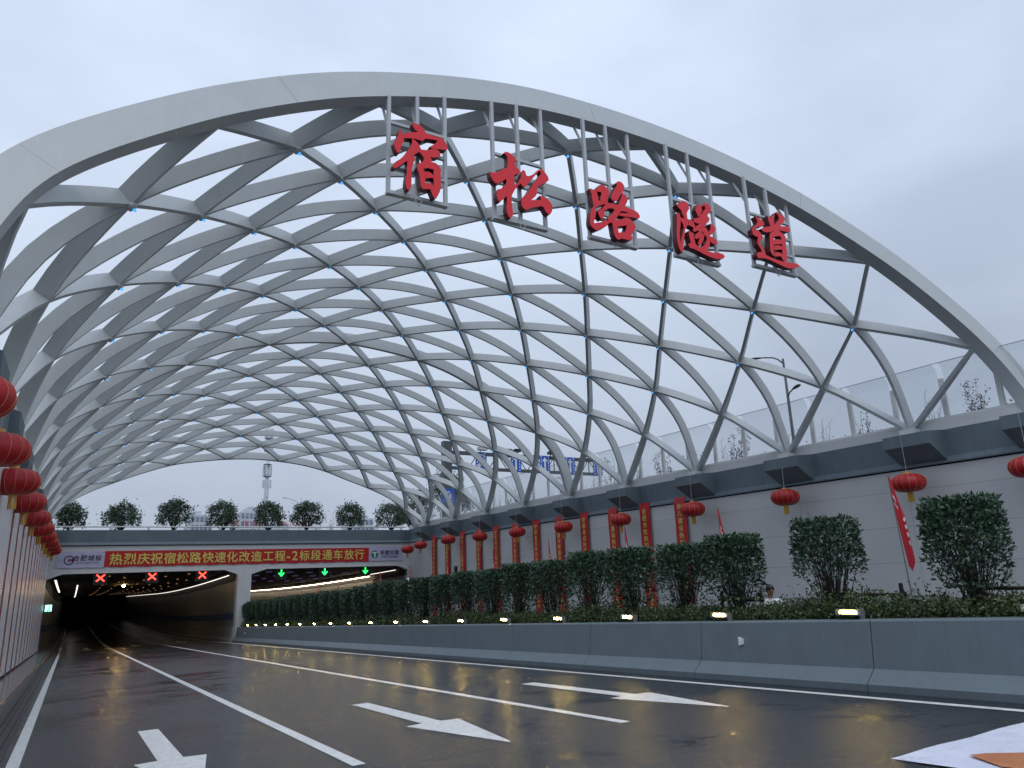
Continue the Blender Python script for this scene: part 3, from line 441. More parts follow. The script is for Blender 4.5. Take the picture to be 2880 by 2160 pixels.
# lane control signals
for i, (x, kind) in enumerate(((1.55, 'x'), (4.82, 'x'), (8.2, 'x'), (13.97, 'd'), (17.4, 'd'), (20.8, 'd'))):
    bore = ('over the kerb lane', 'over the middle lane', 'beside the pillar')[i] if i < 3 else ('beside the pillar', 'over the middle lane', 'beside the far wall')[i-3]
    t = thing('lane_signal', ('red cross lane signal ' if kind == 'x' else 'green down-arrow lane signal ')+bore+(' of the closed bore' if kind == 'x' else ' of the open bore'), 'lane signal', (x, YP+.35, 2.56), 'red cross signals' if kind == 'x' else 'green arrow signals')
    y = YP+.30; z = 2.555
    MB().box(x-.44, x+.44, y+.02, y+.16, z-.44, z+.40).build('housing', 'black_housing', t)
    MB().tube([(x, y+.1, z+.4), (x, y+.1, 2.95)], .03, 6).build('bracket', 'black_housing', t)
    m = MB()
    def bar(a, b, w=.042):
        a = (a[0]*.76, a[1]*.76); b = (b[0]*.76, b[1]*.76)
        d = Vector((b[0]-a[0], 0, b[1]-a[1])).normalized(); n = Vector((-d.z, 0, d.x))*w
        A = Vector((x+a[0], y, z+a[1])); B = Vector((x+b[0], y, z+b[1])); m.prism([A+n, B+n, B-n, A-n], (0, .02, 0))
    if kind == 'x': bar((-.33, -.30), (.33, .30)); y -= .003; bar((-.33, .30), (.33, -.30))
    else: bar((0, .34), (0, -.30), .045); y -= .003; bar((-.27, 0), (.02, -.33), .04); y -= .003; bar((.27, 0), (-.02, -.33), .04)
    m.build('symbol', 'glow_red' if kind == 'x' else 'glow_green', t)
t = thing('exit_sign', 'small green lit exit sign on the tunnel wall behind the lanterns', 'sign', (-1.35, 62.5, .62))
MB().box(-1.60, -1.2, 62.5, 62.58, .42, .86).build('light_box', 'glow_exit', t)
m = MB(); m.tube([(-1.36, 62.48, .72), (-1.36, 62.48, .56), (-1.44, 62.48, .42)], .03, 5); m.tube([(-1.36, 62.48, .56), (-1.27, 62.48, .44)], .03, 5); m.lathe([(.0, -.04), (.04, 0), (0, .04)], (-1.35, 62.48, .8), 8); m.build('pictogram', 'ink_green', t)

# ---------------------------------------------------------------- portal banner
B = thing('banner', 'long red banner with yellow lettering between two white logo panels across the portal', 'banner', (11.2, YP-.1, 3.3))
def cloth(x0, x1, z0, z1, y, name, mat, n=60):
    m = MB(); secs = []
    for i in range(n+1):
        x = x0+(x1-x0)*i/n; sag = .02*math.sin(i*.9)+.015*math.sin(i*2.3)
        secs.append([(x, y+.012*math.sin(i*1.7+j), z0+(z1-z0)*j/4+sag*(1-j/4)) for j in range(5)])
    m.sweep(secs, False, False); return m.build(name, mat, B, True)
cloth(1.67, 20.95, 3.28, 4.38, YP-.06, 'red_panel', 'banner_red', 90)
cloth(-1.22, 1.665, 3.27, 4.36, YP-.075, 'logo_panel', 'banner_white', 14); cloth(20.955, 23.88, 3.30, 4.47, YP-.075, 'logo_panel', 'banner_white', 14)
m = MB()
for ch, x in zip('热烈庆祝宿松路快速化改造工程-2标段通车放行', BANNER_X):
    write(m, ch, (x, YP-.10, 3.835+(x-11)*.002), .84 if ch not in '-2' else 1.0, (1, 0, 0), (0, 0, 1), .016)
m.build('lettering', 'banner_gold', B)
m = MB(); write_line(m, '合肥城投', (.62, YP-.11, 3.93), .42, (1, 0, 0), (.06, 0, 1), .007, 1, .14); write_line(m, 'HE FEI CHENG TOU', (.62, YP-.11, 3.60), .15, (1, 0, 0), (0, 0, 1), .0, 1, .1); m.build('lettering', 'ink_navy', B)
m = MB(); secs = []
cx, cz = -.47, 3.80
for i in range(33):
    a = 2*math.pi*i/32; secs.append([(cx+r_*math.cos(a), YP-.112, cz+r_*math.sin(a)) for r_ in (.31, .25)])
m.sweep(secs, False, False); m.add([(cx+.25, YP-.113, cz+.15), (cx+.08, YP-.113, cz), (cx+.25, YP-.113, cz-.15)], [(0, 1, 2)]); m.build('logo_ring', 'ink_navy', B)
MB().add([(cx-.12, YP-.114, cz), (cx+.03, YP-.114, cz-.11), (cx+.15, YP-.114, cz), (cx+.03, YP-.114, cz+.11)], [(0, 1, 2, 3)]).build('logo_diamond', 'ink_red', B)
m = MB(); write_line(m, '安徽交建', (22.76, YP-.11, 3.97), .42, (1, 0, 0), (0, 0, 1), .009, 1, .10); write_line(m, 'ANHUI GOURGEN', (22.76, YP-.11, 3.62), .19, (1, 0, 0), (0, 0, 1), .012, 1, .08); m.build('lettering', 'ink_navy', B)
cx, cz = 21.45, 3.85
MB().add([(cx+.30*math.cos(a), YP-.112, cz+.30*math.sin(a)) for a in [2*math.pi*i/32 for i in range(32)]], [tuple(range(32))]).build('logo_disc', 'ink_green', B)
m = MB(); q = lambda l: [(cx+a, YP-.118, cz+b) for a, b in l]
m.add(q([(-.26, .05), (-.2, .14), (-.05, .18), (.24, .18), (.24, .10), (-.05, .10), (-.14, .06)]), [(0, 1, 2, 3, 4, 5, 6)]); m.add(q([(-.02, .11), (.08, .11), (.05, -.08), (.10, -.2), (0, -.26), (-.06, -.12)]), [(0, 1, 2, 3, 4, 5)])
m.build('logo_letter', 'sign_white', B)

# ---------------------------------------------------------------- hanging text strips on the walls
def wall_strip(label, x, y, inn, txt, hw, grp, char=.30):
    t = thing('hanging_banner', label, 'banner', (x, y, 0), grp)
    zb = zr(x, y)+.25; z1 = 4.86; n = 20; m = MB(); ph = rnd.random()*6
    rows = [(x-(.10 if inn < 0 else .005)*inn, 5.0 if inn < 0 else 4.9)]+[(x+(.01 if inn < 0 else .003)*math.sin(k*.8+ph)*1, z1-(z1-zb)*k/n) for k in range(n+1)]
    lean = rnd.uniform(-.03, .03)
    m.sweep([[(xx, y-hw+lean*(5-z)*.2, z), (xx, y+hw+lean*(5-z)*.2, z)] for xx, z in rows], False, False); m.build('cloth', 'banner_red', t, True)
    m = MB()
    z = z1-.14-char/2
    for ch in txt:
        if z < zb+.2: break
        write(m, ch, (x+(.028 if inn < 0 else .012)*inn, y+lean*(5-z)*.2, z), char, (0, inn, 0), (0, 0, 1), .014, 1.12); z -= .335
    m.build('lettering', 'banner_gold', t)
TXT = ['合肥城投热烈庆祝宿松路2标通车', '安徽交建热烈庆祝宿松路2标通车', '合肥工大监理热烈庆祝宿松路2标', '合肥市政总院热烈庆祝宿松路2标', '合肥建设工程检测热烈庆祝通车', '市政设计院热烈庆祝宿松路2标', '安徽富拓热烈祝贺宿松路2标通车', '芜湖鑫洋荣盛祝贺宿松路2标通车', '安徽喜成热烈祝贺宿松路2标通车', '久兴基础热烈祝贺宿松路2标通车', '合肥东凯热烈祝贺宿松路2标通车', '纳川建设热烈祝贺宿松路2标通车']
YB = [54.5, 52.04, 49.42, 46.83, 44.27, 41.76, 39.12, 36.58, 33.99, 31.39, 28.78, 26.22]
for i, (y, tx) in enumerate(zip(YB, TXT)):
    wall_strip('tall red strip with gold writing on the matt wall, %s from the portal' % ORD[i], XR-.13, y, -1, tx, .38, 'red strips on the matt wall')
for i in range(13):
    wall_strip('tall red strip on the glossy kerb-side wall, %s from the portal' % ORD[i], XL+.012, 56.2-2.6*i, 1, '热烈庆祝宿松路2标通车热烈庆祝宿松路', .17, 'red strips on the glossy wall', .25)

# ---------------------------------------------------------------- lattice canopy
XC, ZB, YO, DY = 11.2, 5.9593, 11.8922, 2.5985
XROW = [-1.98, -1.10, .2555, 1.8746, 3.5738, 5.3588, 7.2616, 9.2156, 11.1645, 13.1558, 15.0598, 16.9682, 18.7881, 20.5823, 22.3181, 23.62, 24.31]
ZROW = [0, 2.09, 3.6445, 4.9198, 5.967, 6.8561, 7.4232, 7.7826, 7.941, 7.7838, 7.456, 6.8844, 6.0163, 4.9824, 3.7432, 2.2, 0]
def crom(A, t):
    i = int(max(0, min(len(A)-2, math.floor(t)))); f = t-i
    g = lambda n: A[n] if 0 <= n < len(A) else (2*A[0]-A[1] if n < 0 else 2*A[-1]-A[-2])
    a, b, c, d = g(i-1), g(i), g(i+1), g(i+2)
    return .5*(2*b+(c-a)*f+(2*a-5*b+4*c-d)*f*f+(3*b-a-3*c+d)*f**3)
def S0(i, j):
    x = crom(XROW, i); t = (j-5.963)/9; rise = crom(ZROW, i)*(1-.1818*t*t)
    y = YO+j*DY+(-.0466+.0114*t)*(x-24.2)-.0197*t*rise
    return Vector((x, y, ZB+rise))
def rim_y(x, z): return 10.6+.30*(z-5.96)-.08*(x-24.3)
def jfront(i):
    lo, hi = -1.5, 2
    for _ in range(30):
        mid = (lo+hi)/2; q = S0(i, mid)
        if q.y < rim_y(q.x, q.z)+.25: lo = mid
        else: hi = mid
    return lo
JB = [17.5, 17.8, 18.05, 18.2, 18.18, 18.12, 18.13, 18.13, 18.13, 18.13, 18.14, 18.22, 18.3, 18.25, 18.17, 18.05, 17.85]
def S(i, j):
    if j <= .001: j = jfront(i)
    elif j >= 17.999: j = crom(JB, i)
    return S0(i, j)
def nrm(i, j):
    e = .02; a = S0(min(16, i+e), j)-S0(max(0, i-e), j); b = S0(i, j+e)-S0(i, j-e); n = a.cross(b)
    n.normalize(); return n if n.z > 0 or abs(n.z) < .3 and (n.x > 0) == (i > 8) else -n
CP = [(-2.2, 5.0), (-1.95, 5.9), (-1.66, 7.0), (-1.23, 8.12), (-.54, 9.02), (.78, 10.14), (2.31, 11.21), (4.33, 12.28), (6.71, 13.10), (9.0, 13.58), (11.0, 13.69), (13.0, 13.58), (14.95, 13.27), (17.0, 12.70), (18.96, 11.87), (21.25, 10.52), (22.95, 9.05), (23.88, 7.91), (24.35, 6.9), (24.58, 5.85), (24.72, 5.0)]
def rimpt(t):
    x = crom([q[0] for q in CP], t); z = crom([q[1] for q in CP], t); return Vector((x, rim_y(x, z), z))
def rimsec(t, grow=0.0, FW=.45, HH=.82):
    q = rimpt(t); tg = (rimpt(min(20, t+.05))-rimpt(max(0, t-.05))).normalized(); pn = Vector((.08, 1, -.30)).normalized()   # normal of the leaning arch plane
    u = pn.cross(tg).normalized(); u = u if u.z > 0 or abs(u.z) < .6 and (u.x > 0) == (q.x > XC) else -u
    g_ = grow; b = Vector((0, FW, 0))
    return [q-u*g_-Vector((0, g_, 0)), q+b-u*g_+Vector((0, g_, 0)), q+b+u*(HH+g_)+Vector((0, g_, 0)), q+u*(HH+g_)-Vector((0, g_, 0))]
def rim_target(i, p):
    best = min((n/40 for n in range(40, 761)), key=lambda t: (rimpt(t)-p).length_squared if 0 else (rimpt(t).x-p.x)**2+(rimpt(t).z-p.z)**2)
    return rimpt(best)+Vector((0, .42, 0))
CAN = thing('lattice_canopy', 'white steel lattice canopy arching over both roads in front of the tunnel', 'canopy', (XC, 35, 5.9))
def member(pts, w, d, name='rib', sub=5, mat='steel_white', d0=None):
    """pts: list of (i, j) lattice nodes; a box rib standing out of the vault surface"""
    prm = []
    for (a, b), (c_, e) in zip(pts, pts[1:]):
        for s_ in range(sub): prm.append((a+(c_-a)*s_/sub, b+(e-b)*s_/sub))
    prm.append(pts[-1])
    ends = {}
    q0, q1 = pts[0], pts[-1]
    P_ = []
    for n, (a, b) in enumerate(prm): P_.append(S0(a, b))
    # clamp ends to the rims
    for q_, fwd_ in ((q0, True), (q1, False)):
        if q_[1] not in (0, 18): continue
        n0 = 0 if fwd_ else len(P_)-1
        tgt = rim_target(q_[0], P_[n0]) if q_[1] == 0 else S0(q_[0], crom(JB, q_[0]))
        dl = tgt-P_[n0]; st = min(sub, len(P_)-1)
        for n in range(st+1):
            k_ = n if fwd_ else len(P_)-1-n; P_[k_] = P_[k_]+dl*(1-n/st)
    secs = []
    for n, (a, b) in enumerate(prm):
        t = (P_[min(n+1, len(P_)-1)]-P_[max(n-1, 0)]).normalized(); N_ = nrm(a, b); N_ = (N_-t*N_.dot(t)).normalized(); s_ = t.cross(N_)*(w/2)
        secs.append([P_[n]-s_, P_[n]+s_, P_[n]+s_+N_*d, P_[n]-s_+N_*d])
    return MB().sweep(secs).build(name, mat, CAN)
ok = lambda i, j: 0 <= i <= 16 and 0 <= j <= 18
W, Dp = .115, .40; nrib = 0
for c_ in range(-17, 16, 2):
    pts = [(j+c_, j) for j in range(0, 19) if ok(j+c_, j)]
    if len(pts) > 1: member(pts, W, Dp+.001*(c_ % 3))
for c_ in range(1, 34, 2):
    pts = [(c_-j, j) for j in range(0, 19) if ok(c_-j, j)]
    if len(pts) > 1: member(pts, W-.004, Dp-.004)
for j in range(1, 18):
    if j == 9: continue
    pts = [(i, j) for i in range(0, 17) if (i+j) % 2 == 1]; member(pts, W-.008, Dp-.008, sub=8)
member([(i, 9) for i in range(0, 17)], .24, .56, 'middle_arch', sub=4)
secs = []
for n in range(65):
    a = n/4; b = crom(JB, a); q = S0(a, b); t = (S0(min(16, a+.05), crom(JB, min(16, a+.05)))-S0(max(0, a-.05), crom(JB, max(0, a-.05)))).normalized(); N_ = nrm(a, b); N_ = (N_-t*N_.dot(t)).normalized(); s_ = t.cross(N_)*.12
    secs.append([q-s_-N_*.02, q+s_-N_*.02, q+s_+N_*.5, q-s_+N_*.5])
MB().sweep(secs).build('rear_rim', 'steel_white', CAN)
# the big front rim: a box section whose face leans back with the plane of the arch
secs = [rimsec(n/5) for n in range(0, 101)]
FR = MB().sweep(secs).build('front_rim', 'steel_white', CAN)
for t in (3.55, 6.45, 10.1, 13.6, 17.1):
    MB().sweep([rimsec(t-.0022, .001), rimsec(t+.0022, .001)]).build('plate_joint', 'lamp_housing', CAN)
for x, y in [(24.31, y) for y in FEET_R]+[(-1.98, y) for y in FEET_L[:-1]]:
    m = MB(); m.box(x-.22, x+.22, y-.26, y+.26, ZC-.1, ZC+.16); m.build('foot_block', 'steel_bright', CAN)
led = None; cnt = 0
for j in range(1, 17):
    if j == 9: continue
    for i in range(2, 15):
        if (i+j) % 2 == 0 or cnt >= 96: continue
        q = S0(i, j); N_ = nrm(i, j); cnt += 1
        if led is None:
            base = MB().lathe([(.0, -.085), (.10, -.075), (.12, -.01), (.12, .02)], (0, 0, 0), 8)
            me_ = MB().lathe([(0, -.15), (.025, -.142), (.034, -.12), (.034, -.085)], (0, 0, 0), 8)
            hub = base.build('node_cap', 'steel_white', CAN, True); hub.data.name = 'node_cap'; lm = me_.build('node_light', 'glow_led', hub, True); led = hub
            for o in (hub, lm): 
                o.data.transform(mathutils.Matrix.Translation(OFF[CAN.name]))
            h, l = hub, lm
        else:
            h = led.copy(); COL.objects.link(h); h.parent = CAN; l = lm.copy(); COL.objects.link(l); l.parent = h
        h.location = q-OFF[CAN.name]; h.rotation_euler = N_.to_track_quat('Z', 'Y').to_euler()

# ---------------------------------------------------------------- hanging characters
for n, (ch, Y, (xa, xb, xc_, zt_, zt1, zb0), strokes) in enumerate(SIGN_DATA):
    t = thing('hanging_sign', 'red brush-style character %s in a steel frame under the arch, %s along the name' % (ch, ORD[n]), 'sign', (xb, Y, zb0), 'red name characters under the arch')
    f = MB(); r_ = .042
    Yf = Y+.03
    for x in (xa, xb, xc_):
        zt2 = zt_[0]+(x-xa)/(xc_-xa)*(zt_[1]-zt_[0])
        f.box(x-r_, x+r_, Yf-r_, Yf+r_, zb0-.02, zt2+.03)
        yr = Yf+.40
        f.tube([(x-.02, Yf+.03, zt2-.75), (x-.02, yr, zt2+.06)], .034, 4)
    for z in [zb0+(zt1-zb0)*q/3 for q in (1, 2, 3)]: f.box(xa+r_, xc_-r_, Yf-.04, Yf+.04, z-.035, z+.035)
    f.box(xa-r_, xc_+r_, Yf-.075, Yf+.075, zb0-.10, zb0-.022)
    f.tube([(xb-.1, Yf-.1, zb0-.06), (xb-.06, Yf-.1, zb0-.24), (xb+.02, Yf-.1, zb0-.26), (xb+.08, Yf-.1, zb0-.12)], .012, 5)
    f.build('frame', 'tube_steel', t)
    m = MB(); e = MB()
    for q, poly in enumerate(strokes):
        yq = Y-.26-.0015*q
        m.add([(x, yq, z) for x, z in poly], [tuple(range(len(poly)))])
        n_ = len(poly); y1 = Y-.085; a = [(x, yq, z) for x, z in poly]; b = [(x, y1, z) for x, z in poly]
        e.add(a+b, [(i, n_+i, n_+(i+1) % n_, (i+1) % n_) for i in range(n_)]+[tuple(range(2*n_-1, n_-1, -1))])
    m.build('letter_face', 'sign_red', t); e.build('letter_edge', 'sign_edge', t)

# ---------------------------------------------------------------- lanterns
def lantern(name, label, loc, top, grp):
    x, y, z = loc; t = thing(name, label, 'lantern', loc, grp)
    prof = []
    for k_ in range(13):
        a = -math.pi/2+math.pi*k_/12; ca = abs(math.cos(a))**.8
        prof.append((.10+.435*ca, .30*math.sin(a)))
    seg = 64; secs = []
    for r0, zz in prof: secs.append([(x+r0*(1-.014*math.cos(16*2*math.pi*j_/seg))*math.cos(2*math.pi*j_/seg), y+r0*(1-.014*math.cos(16*2*math.pi*j_/seg))*math.sin(2*math.pi*j_/seg), z+zz) for j_ in range(seg)])
    MB().sweep(secs).build('body', 'lantern_red', t, True)
    m = MB()
    for q in range(16):
        a = 2*math.pi*(q+.5)/16; m.tube([(x+(r0*1.012+.002)*math.cos(a), y+(r0*1.012+.002)*math.sin(a), z+zz) for r0, zz in prof[1:-1]], .0065, 4)
    m.build('rib_wire', 'gold_rib', t)
    MB().lathe([(.02, .28), (.13, .285), (.13, .315), (.085, .32), (.085, .37), (.02, .37)], loc, 14).build('top_cap', 'gold', t)
    MB().lathe([(.02, -.28), (.12, -.285), (.12, -.32), (.085, -.325), (.085, -.36), (.02, -.36)], loc, 14).build('bottom_ring', 'gold', t)
    m = MB()
    for q in range(18):
        a = 2*math.pi*q/18+rnd.random()*.2; r0 = .07+.012*rnd.random(); m.tube([(x+r0*math.cos(a), y+r0*math.sin(a), z-.35), (x+r0*1.1*math.cos(a), y+r0*1.1*math.sin(a), z-.60-.05*rnd.random())], .011, 4)
    m.build('tassel', 'tassel_gold', t)
    MB().tube([(x, y, z+.37), (x, y, z+top)], .008, 5).build('cord', 'cord_grey', t)
    return t
LR = [9.15]+FEET_R[:9]
zs_ = [4.19, 4.18, 4.24, 4.26, 4.23, 4.23, 4.30, 4.34, 4.43, 4.32]
first = None
ys = [10.69, 14.37, 19.39, 24.47, 29.62, 34.8, 39.94, 44.96, 50.01, 55.17, 57.87]; zz_ = zs_+[4.11]
for i, (y, z) in enumerate(zip(ys, zz_)):
    lab = 'round red paper lantern along the matt wall, %s from the tunnel portal' % ORD[10-i]
    if first is None: first = lantern('lantern', lab, (23.55, y, z), 1.66, 'red lanterns along the matt wall')
    else: o = copy_tree(first, (23.55, y, z), lab); o.rotation_euler = (rnd.uniform(-.05, .05), rnd.uniform(-.05, .05), rnd.random()*.4); o.scale = (1+rnd.uniform(-.03, .03),)*2+(1+rnd.uniform(-.05, .05),)
yl = LANT_L
for i, (x, y, z) in enumerate(yl):
    o = copy_tree(first, (x, y, z), 'round red paper lantern along the glossy kerb-side wall, %s from the tunnel portal' % ORD[len(yl)-1-i], rnd.random()*.4); o['group'] = 'red lanterns along the glossy wall'; o.rotation_euler = (rnd.uniform(-.04, .04), rnd.uniform(-.05, .05), rnd.random()*.4)

# ---------------------------------------------------------------- median: barrier, planter, lamps
MBR = thing('median_barrier', 'long slate grey concrete barrier with a sloped foot beside the road edge line', 'barrier', (10.6, 7.6, zr(10.6, 7.6)))
js = [7.59-3.71*4+3.71*i for i in range(0, 19)]; js = [y for y in js if y < 59.5]+[60.0]
c = [(10.50, -.08), (10.50, .10), (10.53, .125), (10.72, .30), (10.80, .985), (10.83, 1.015), (11.0, 1.02), (11.0, -.08)]
for a, b in zip(js, js[1:]):
    sec = [[(x, y, zr(10.6, y)+h) for x, h in c] for y in (a+.008, b-.008)]
    MB().sweep(sec).build('segment', 'barrier_paint', MBR)
m = MB(); m.sweep([[(10.53, y, zr(10.6, y)-.08), (10.75, y, zr(10.6, y)+.3), (10.83, y, zr(10.6, y)+.98), (10.98, y, zr(10.6, y)+.98), (10.98, y, zr(10.6, y)-.08)] for y in (js[0], js[-1])]); m.build('joint_filler', 'joint_dark', MBR)
m = MB(); m.sweep([[(11.0, y, zr(11, y)-.1), (11.0, y, zr(11, y)+.90), (11.55, y, zr(11, y)+.98), (12.0, y, zr(11, y)+.90), (12.0, y, zr(11, y)-.1)] for y in np.linspace(-6, 59.9, 20)]); m.build('planter_soil', 'soil', kind='structure')
OB = thing('median_barrier', 'back barrier of the planter facing the opposite road', 'barrier', (12.2, 7.6, zr(12.2, 7.6)))
MB().sweep([[(x, y, zr(12.2, y)+h) for x, h in ((12.0, -.08), (12.0, 1.0), (12.15, 1.0), (12.3, .3), (12.4, .1), (12.4, -.08))] for y in (-6, 60)]).build('segment', 'barrier_paint', OB)
lt = None
for i in range(-1, 18):
    y = 8.02+2.845*i; loc = (10.93, y, zr(10.93, y)+1.02)
    lab = 'small grey wash light on the barrier top, %s along from the camera' % ORD[i+1]
    if lt is None:
        x, _, z = loc; lt = thing('barrier_light', lab, 'light', loc, 'wash lights on the barrier')
        m = MB(); m.box(x-.05, x+.05, y-.235, y+.235, z+.055, z+.15); m.build('housing', 'lamp_housing', lt)
        m = MB(); m.box(x-.04, x+.04, y-.235, y-.20, z-.002, z+.053); m.build('foot', 'lamp_housing', lt)
        m = MB(); m.prism([(x-.052, y-.15, z+.09), (x-.052, y+.15, z+.09), (x-.052, y+.15, z+.115), (x-.052, y-.15, z+.115)], (-.006, 0, 0)); 
        for q in range(8): m.box(x-.062, x-.058, y-.135+.036*q, y-.115+.036*q, z+.114, z+.126)
        m.build('lens', 'glow_lamp', lt); MB().box(x-.085, x-.0505, y-.20, y+.20, z+.060, z+.078).build('added_spill_lip', 'lamp_housing', lt)  # lip added below the lens to keep its spill off the barrier top
    else: copy_tree(lt, loc, lab)
for i, (y, h) in enumerate(((10.25, .66), (56.5, .6))):
    m = MB(); x = 10.765; z = zr(10.6, y)+h
    m.prism([(x, y-.05, z-.045), (x, y+.045, z-.075), (x, y+.045, z+.075), (x, y-.05, z+.045)], (-.045, 0, 0)); o = m.build('reflector', 'sign_white')
    tag(o, 'small white wedge reflector on the barrier face '+('under the hedge of separate shrubs' if i == 0 else 'close to the portal pillar'), 'reflector')

# ---------------------------------------------------------------- foliage
def leaves(C_, Dr, L_, Wd, seed=0):
    """diamond leaves at points C_ pointing along Dr (n,3); returns verts, faces"""
    rs = np.random.RandomState(seed); n = len(C_); Dr = Dr/np.linalg.norm(Dr, axis=1, keepdims=True)
    r = rs.normal(size=(n, 3)); s = np.cross(Dr, r); s /= np.linalg.norm(s, axis=1, keepdims=True)+1e-9
    nn = np.cross(s, Dr); l = (L_*rs.uniform(.7, 1.25, n))[:, None]; w = (Wd*rs.uniform(.75, 1.2, n))[:, None]
    a = C_; b = C_+Dr*l*.5+s*w+nn*w*.25; c_ = C_+Dr*l-nn*l*.12; d = C_+Dr*l*.5-s*w+nn*w*.25
    V = np.stack([a, b, c_, d], 1).reshape(-1, 3); F = np.arange(4*n).reshape(n, 4); return V, F
def clipped_shrub(loc, variant, nleaf, low):
    """box-clipped evergreen on bare stems; low = how leafy the lower half is"""
    rs = np.random.RandomState(100+variant); x0, y0, z0 = loc
    root = thing('clipped_shrub', '', 'shrub', loc, 'box-clipped shrubs in the median planter')
    hx, hy, zb, zt_ = .36, .50, .42, 1.70
    stems = MB(); tips = []
    for q in range(46):
        bx, by = rs.normal(0, .05), rs.normal(0, .06); tx, ty, tz = rs.uniform(-hx, hx)*.95, rs.uniform(-hy, hy)*.95, rs.uniform(.75, zt_-.05)
        mid = (bx*.5+tx*.55, by*.5+ty*.55, tz*.5+rs.uniform(-.05, .05))
        pth = [(x0+bx, y0+by, z0-.05), (x0+mid[0], y0+mid[1], z0+mid[2]), (x0+tx, y0+ty, z0+tz)]
        stems.tube(pth, [.013, .008, .004], 4, False); tips.append((tx, ty, tz))
        for w_ in range(4):
            f = rs.uniform(.35, .95); p = Vector(pth[1]).lerp(Vector(pth[2]), f); d_ = Vector(rs.normal(0, 1, 3)).normalized()*rs.uniform(.1, .28)+Vector((0, 0, .08))
            e_ = p+d_; e_.x = max(x0-hx, min(x0+hx, e_.x)); e_.y = max(y0-hy, min(y0+hy, e_.y)); stems.tube([p, e_], [.005, .003], 3, False)
    for q in range(3): stems.tube([(x0+rs.normal(0, .04), y0+rs.normal(0, .05), z0-.08), (x0+rs.normal(0, .1), y0+rs.normal(0, .14), z0+.8)], [.03, .018], 6, False)
    stems.build('stem', 'twig', root)
    n = nleaf; u = rs.uniform(-1, 1, (n*4, 3)); ex = np.max(np.abs(u*np.array([1, 1, 1])), 1)
    zf = (u[:, 2]+1)/2
    dens = (.18+.82*ex**5)*np.where(zf > .62, 1.0, low+(1-low)*np.clip((zf-.18)/.5, 0, 1))
    # clumps: thin it out where a coarse random field is low
    cell = np.floor((u+1)*3.2).astype(int); fld = rs.uniform(.35, 1, (8, 8, 8))[cell[:, 0], cell[:, 1], cell[:, 2]]
    u = u[rs.uniform(0, 1, n*4) < dens*fld][:n]
    rr = 1-.16*np.abs(u[:, 0]*u[:, 1])**2; bulge = 1+.10*np.sin((u[:, 2]+1)*1.6)-.12*np.clip(-u[:, 2]-.4, 0, 1)
    P_ = np.stack([x0+u[:, 0]*hx*rr*bulge, y0+u[:, 1]*hy*rr*bulge, z0+zb+(zt_-zb)*(u[:, 2]+1)/2], 1)+rs.normal(0, .022, (len(u), 3))
    Dr = np.stack([u[:, 0]*.6, u[:, 1]*.6, np.full(len(u), .35)], 1)+rs.normal(0, .55, (len(u), 3))
    V, F_ = leaves(P_, Dr, .085, .021, variant); mesh_np('foliage', V, F_, 'leaf_dark', root)
    return root
protos = [clipped_shrub((11.5, -3-2*v, 0), v, [4300, 5400, 4800, 4600][v], [.05, .20, .09, .10][v]) for v in range(4)]
SY = [6.30, 8.72, 10.95, 12.45, 14.25, 15.95, 17.75, 19.5, 21.2]
while SY[-1] < 58.3: SY.append(SY[-1]+1.74+rnd.uniform(-.08, .08))
vs_ = [1, 0, 1, 2, 1, 2]
for i, y in enumerate(SY):
    v = vs_[i] if i < len(vs_) else (3, 2, 3, 1)[i % 4]
    lab = 'box-clipped evergreen shrub on thin stems, %s along the planter from the camera' % ORD[i]
    x = 11.5; sc = (1+rnd.uniform(-.05, .05), (1.0 if y < 16.5 else 1.12 if y < 26 else 1.4)*(1+rnd.uniform(-.05, .05)), 1+rnd.uniform(-.05, .04))
    loc = (x, y, zr(11, y)+.95); rz = math.pi if i % 2 else 0.0
    o = copy_tree(protos[v], loc, lab, rz, sc)
for p in protos:
    for ch in list(p.children): bpy.data.objects.remove(ch)
    bpy.data.objects.remove(p)
# low ground-cover shrubs filling the planter
Vs, Fs = [], []; nv = 0
for y0 in np.arange(2.5, 59.8, .5):
    near = y0 < 24; ns = 120 if near else 50; lf = 15 if near else 8
    b = np.stack([RS.uniform(11.05, 11.98, ns), RS.uniform(y0, y0+.5, ns)], 1)
    zg = np.array([zr(11, q) for q in b[:, 1]])+.93
    hts = .15+.29*RS.uniform(0, 1, ns)**1.2*(1+.5*np.sin(b[:, 1]*1.3)*np.sin(b[:, 1]*.41+1)); hts += np.where(RS.uniform(0, 1, ns) > .965, .28, 0)
    for q in range(ns):
        f = RS.uniform(.25, 1, lf); sp = RS.normal(0, .055, (lf, 3)); p = np.stack([b[q, 0]+sp[:, 0]*f*1.2, b[q, 1]+sp[:, 1]*f*1.2, zg[q]+hts[q]*f], 1)
        V, F_ = leaves(p, RS.normal(0, .8, (lf, 3))+np.array([0, 0, .3]), .066 if near else .09, .016 if near else .024, RS.randint(1 << 30)); Vs.append(V); Fs.append(F_+nv); nv += len(V)
o = mesh_np('low_shrubs', np.concatenate(Vs), np.concatenate(Fs), 'leaf_shrub', kind='stuff'); tag(o, 'low bushy ground cover filling the planter under the clipped shrubs', 'ground cover')
# tree stakes
for i, y in enumerate((5.75, 8.1, 11.05)):
    t = thing('tree_stake', 'dark wooden support frame behind the %s clipped shrub from the camera' % ORD[i], 'stake', (11.75, y, zr(11, y)+.93), 'wooden support frames in the planter')
    z = zr(11, y)+.93
    for s_ in (-.52, .52): MB().tube([(11.72, y+s_, z-.1), (11.72, y+s_, z+.62)], .035, 6).build('post', 'stake_wood', t)
    MB().tube([(11.70, y-.6, z+.44), (11.70, y+.6, z+.44)], .028, 6).build('rail', 'stake_wood', t)

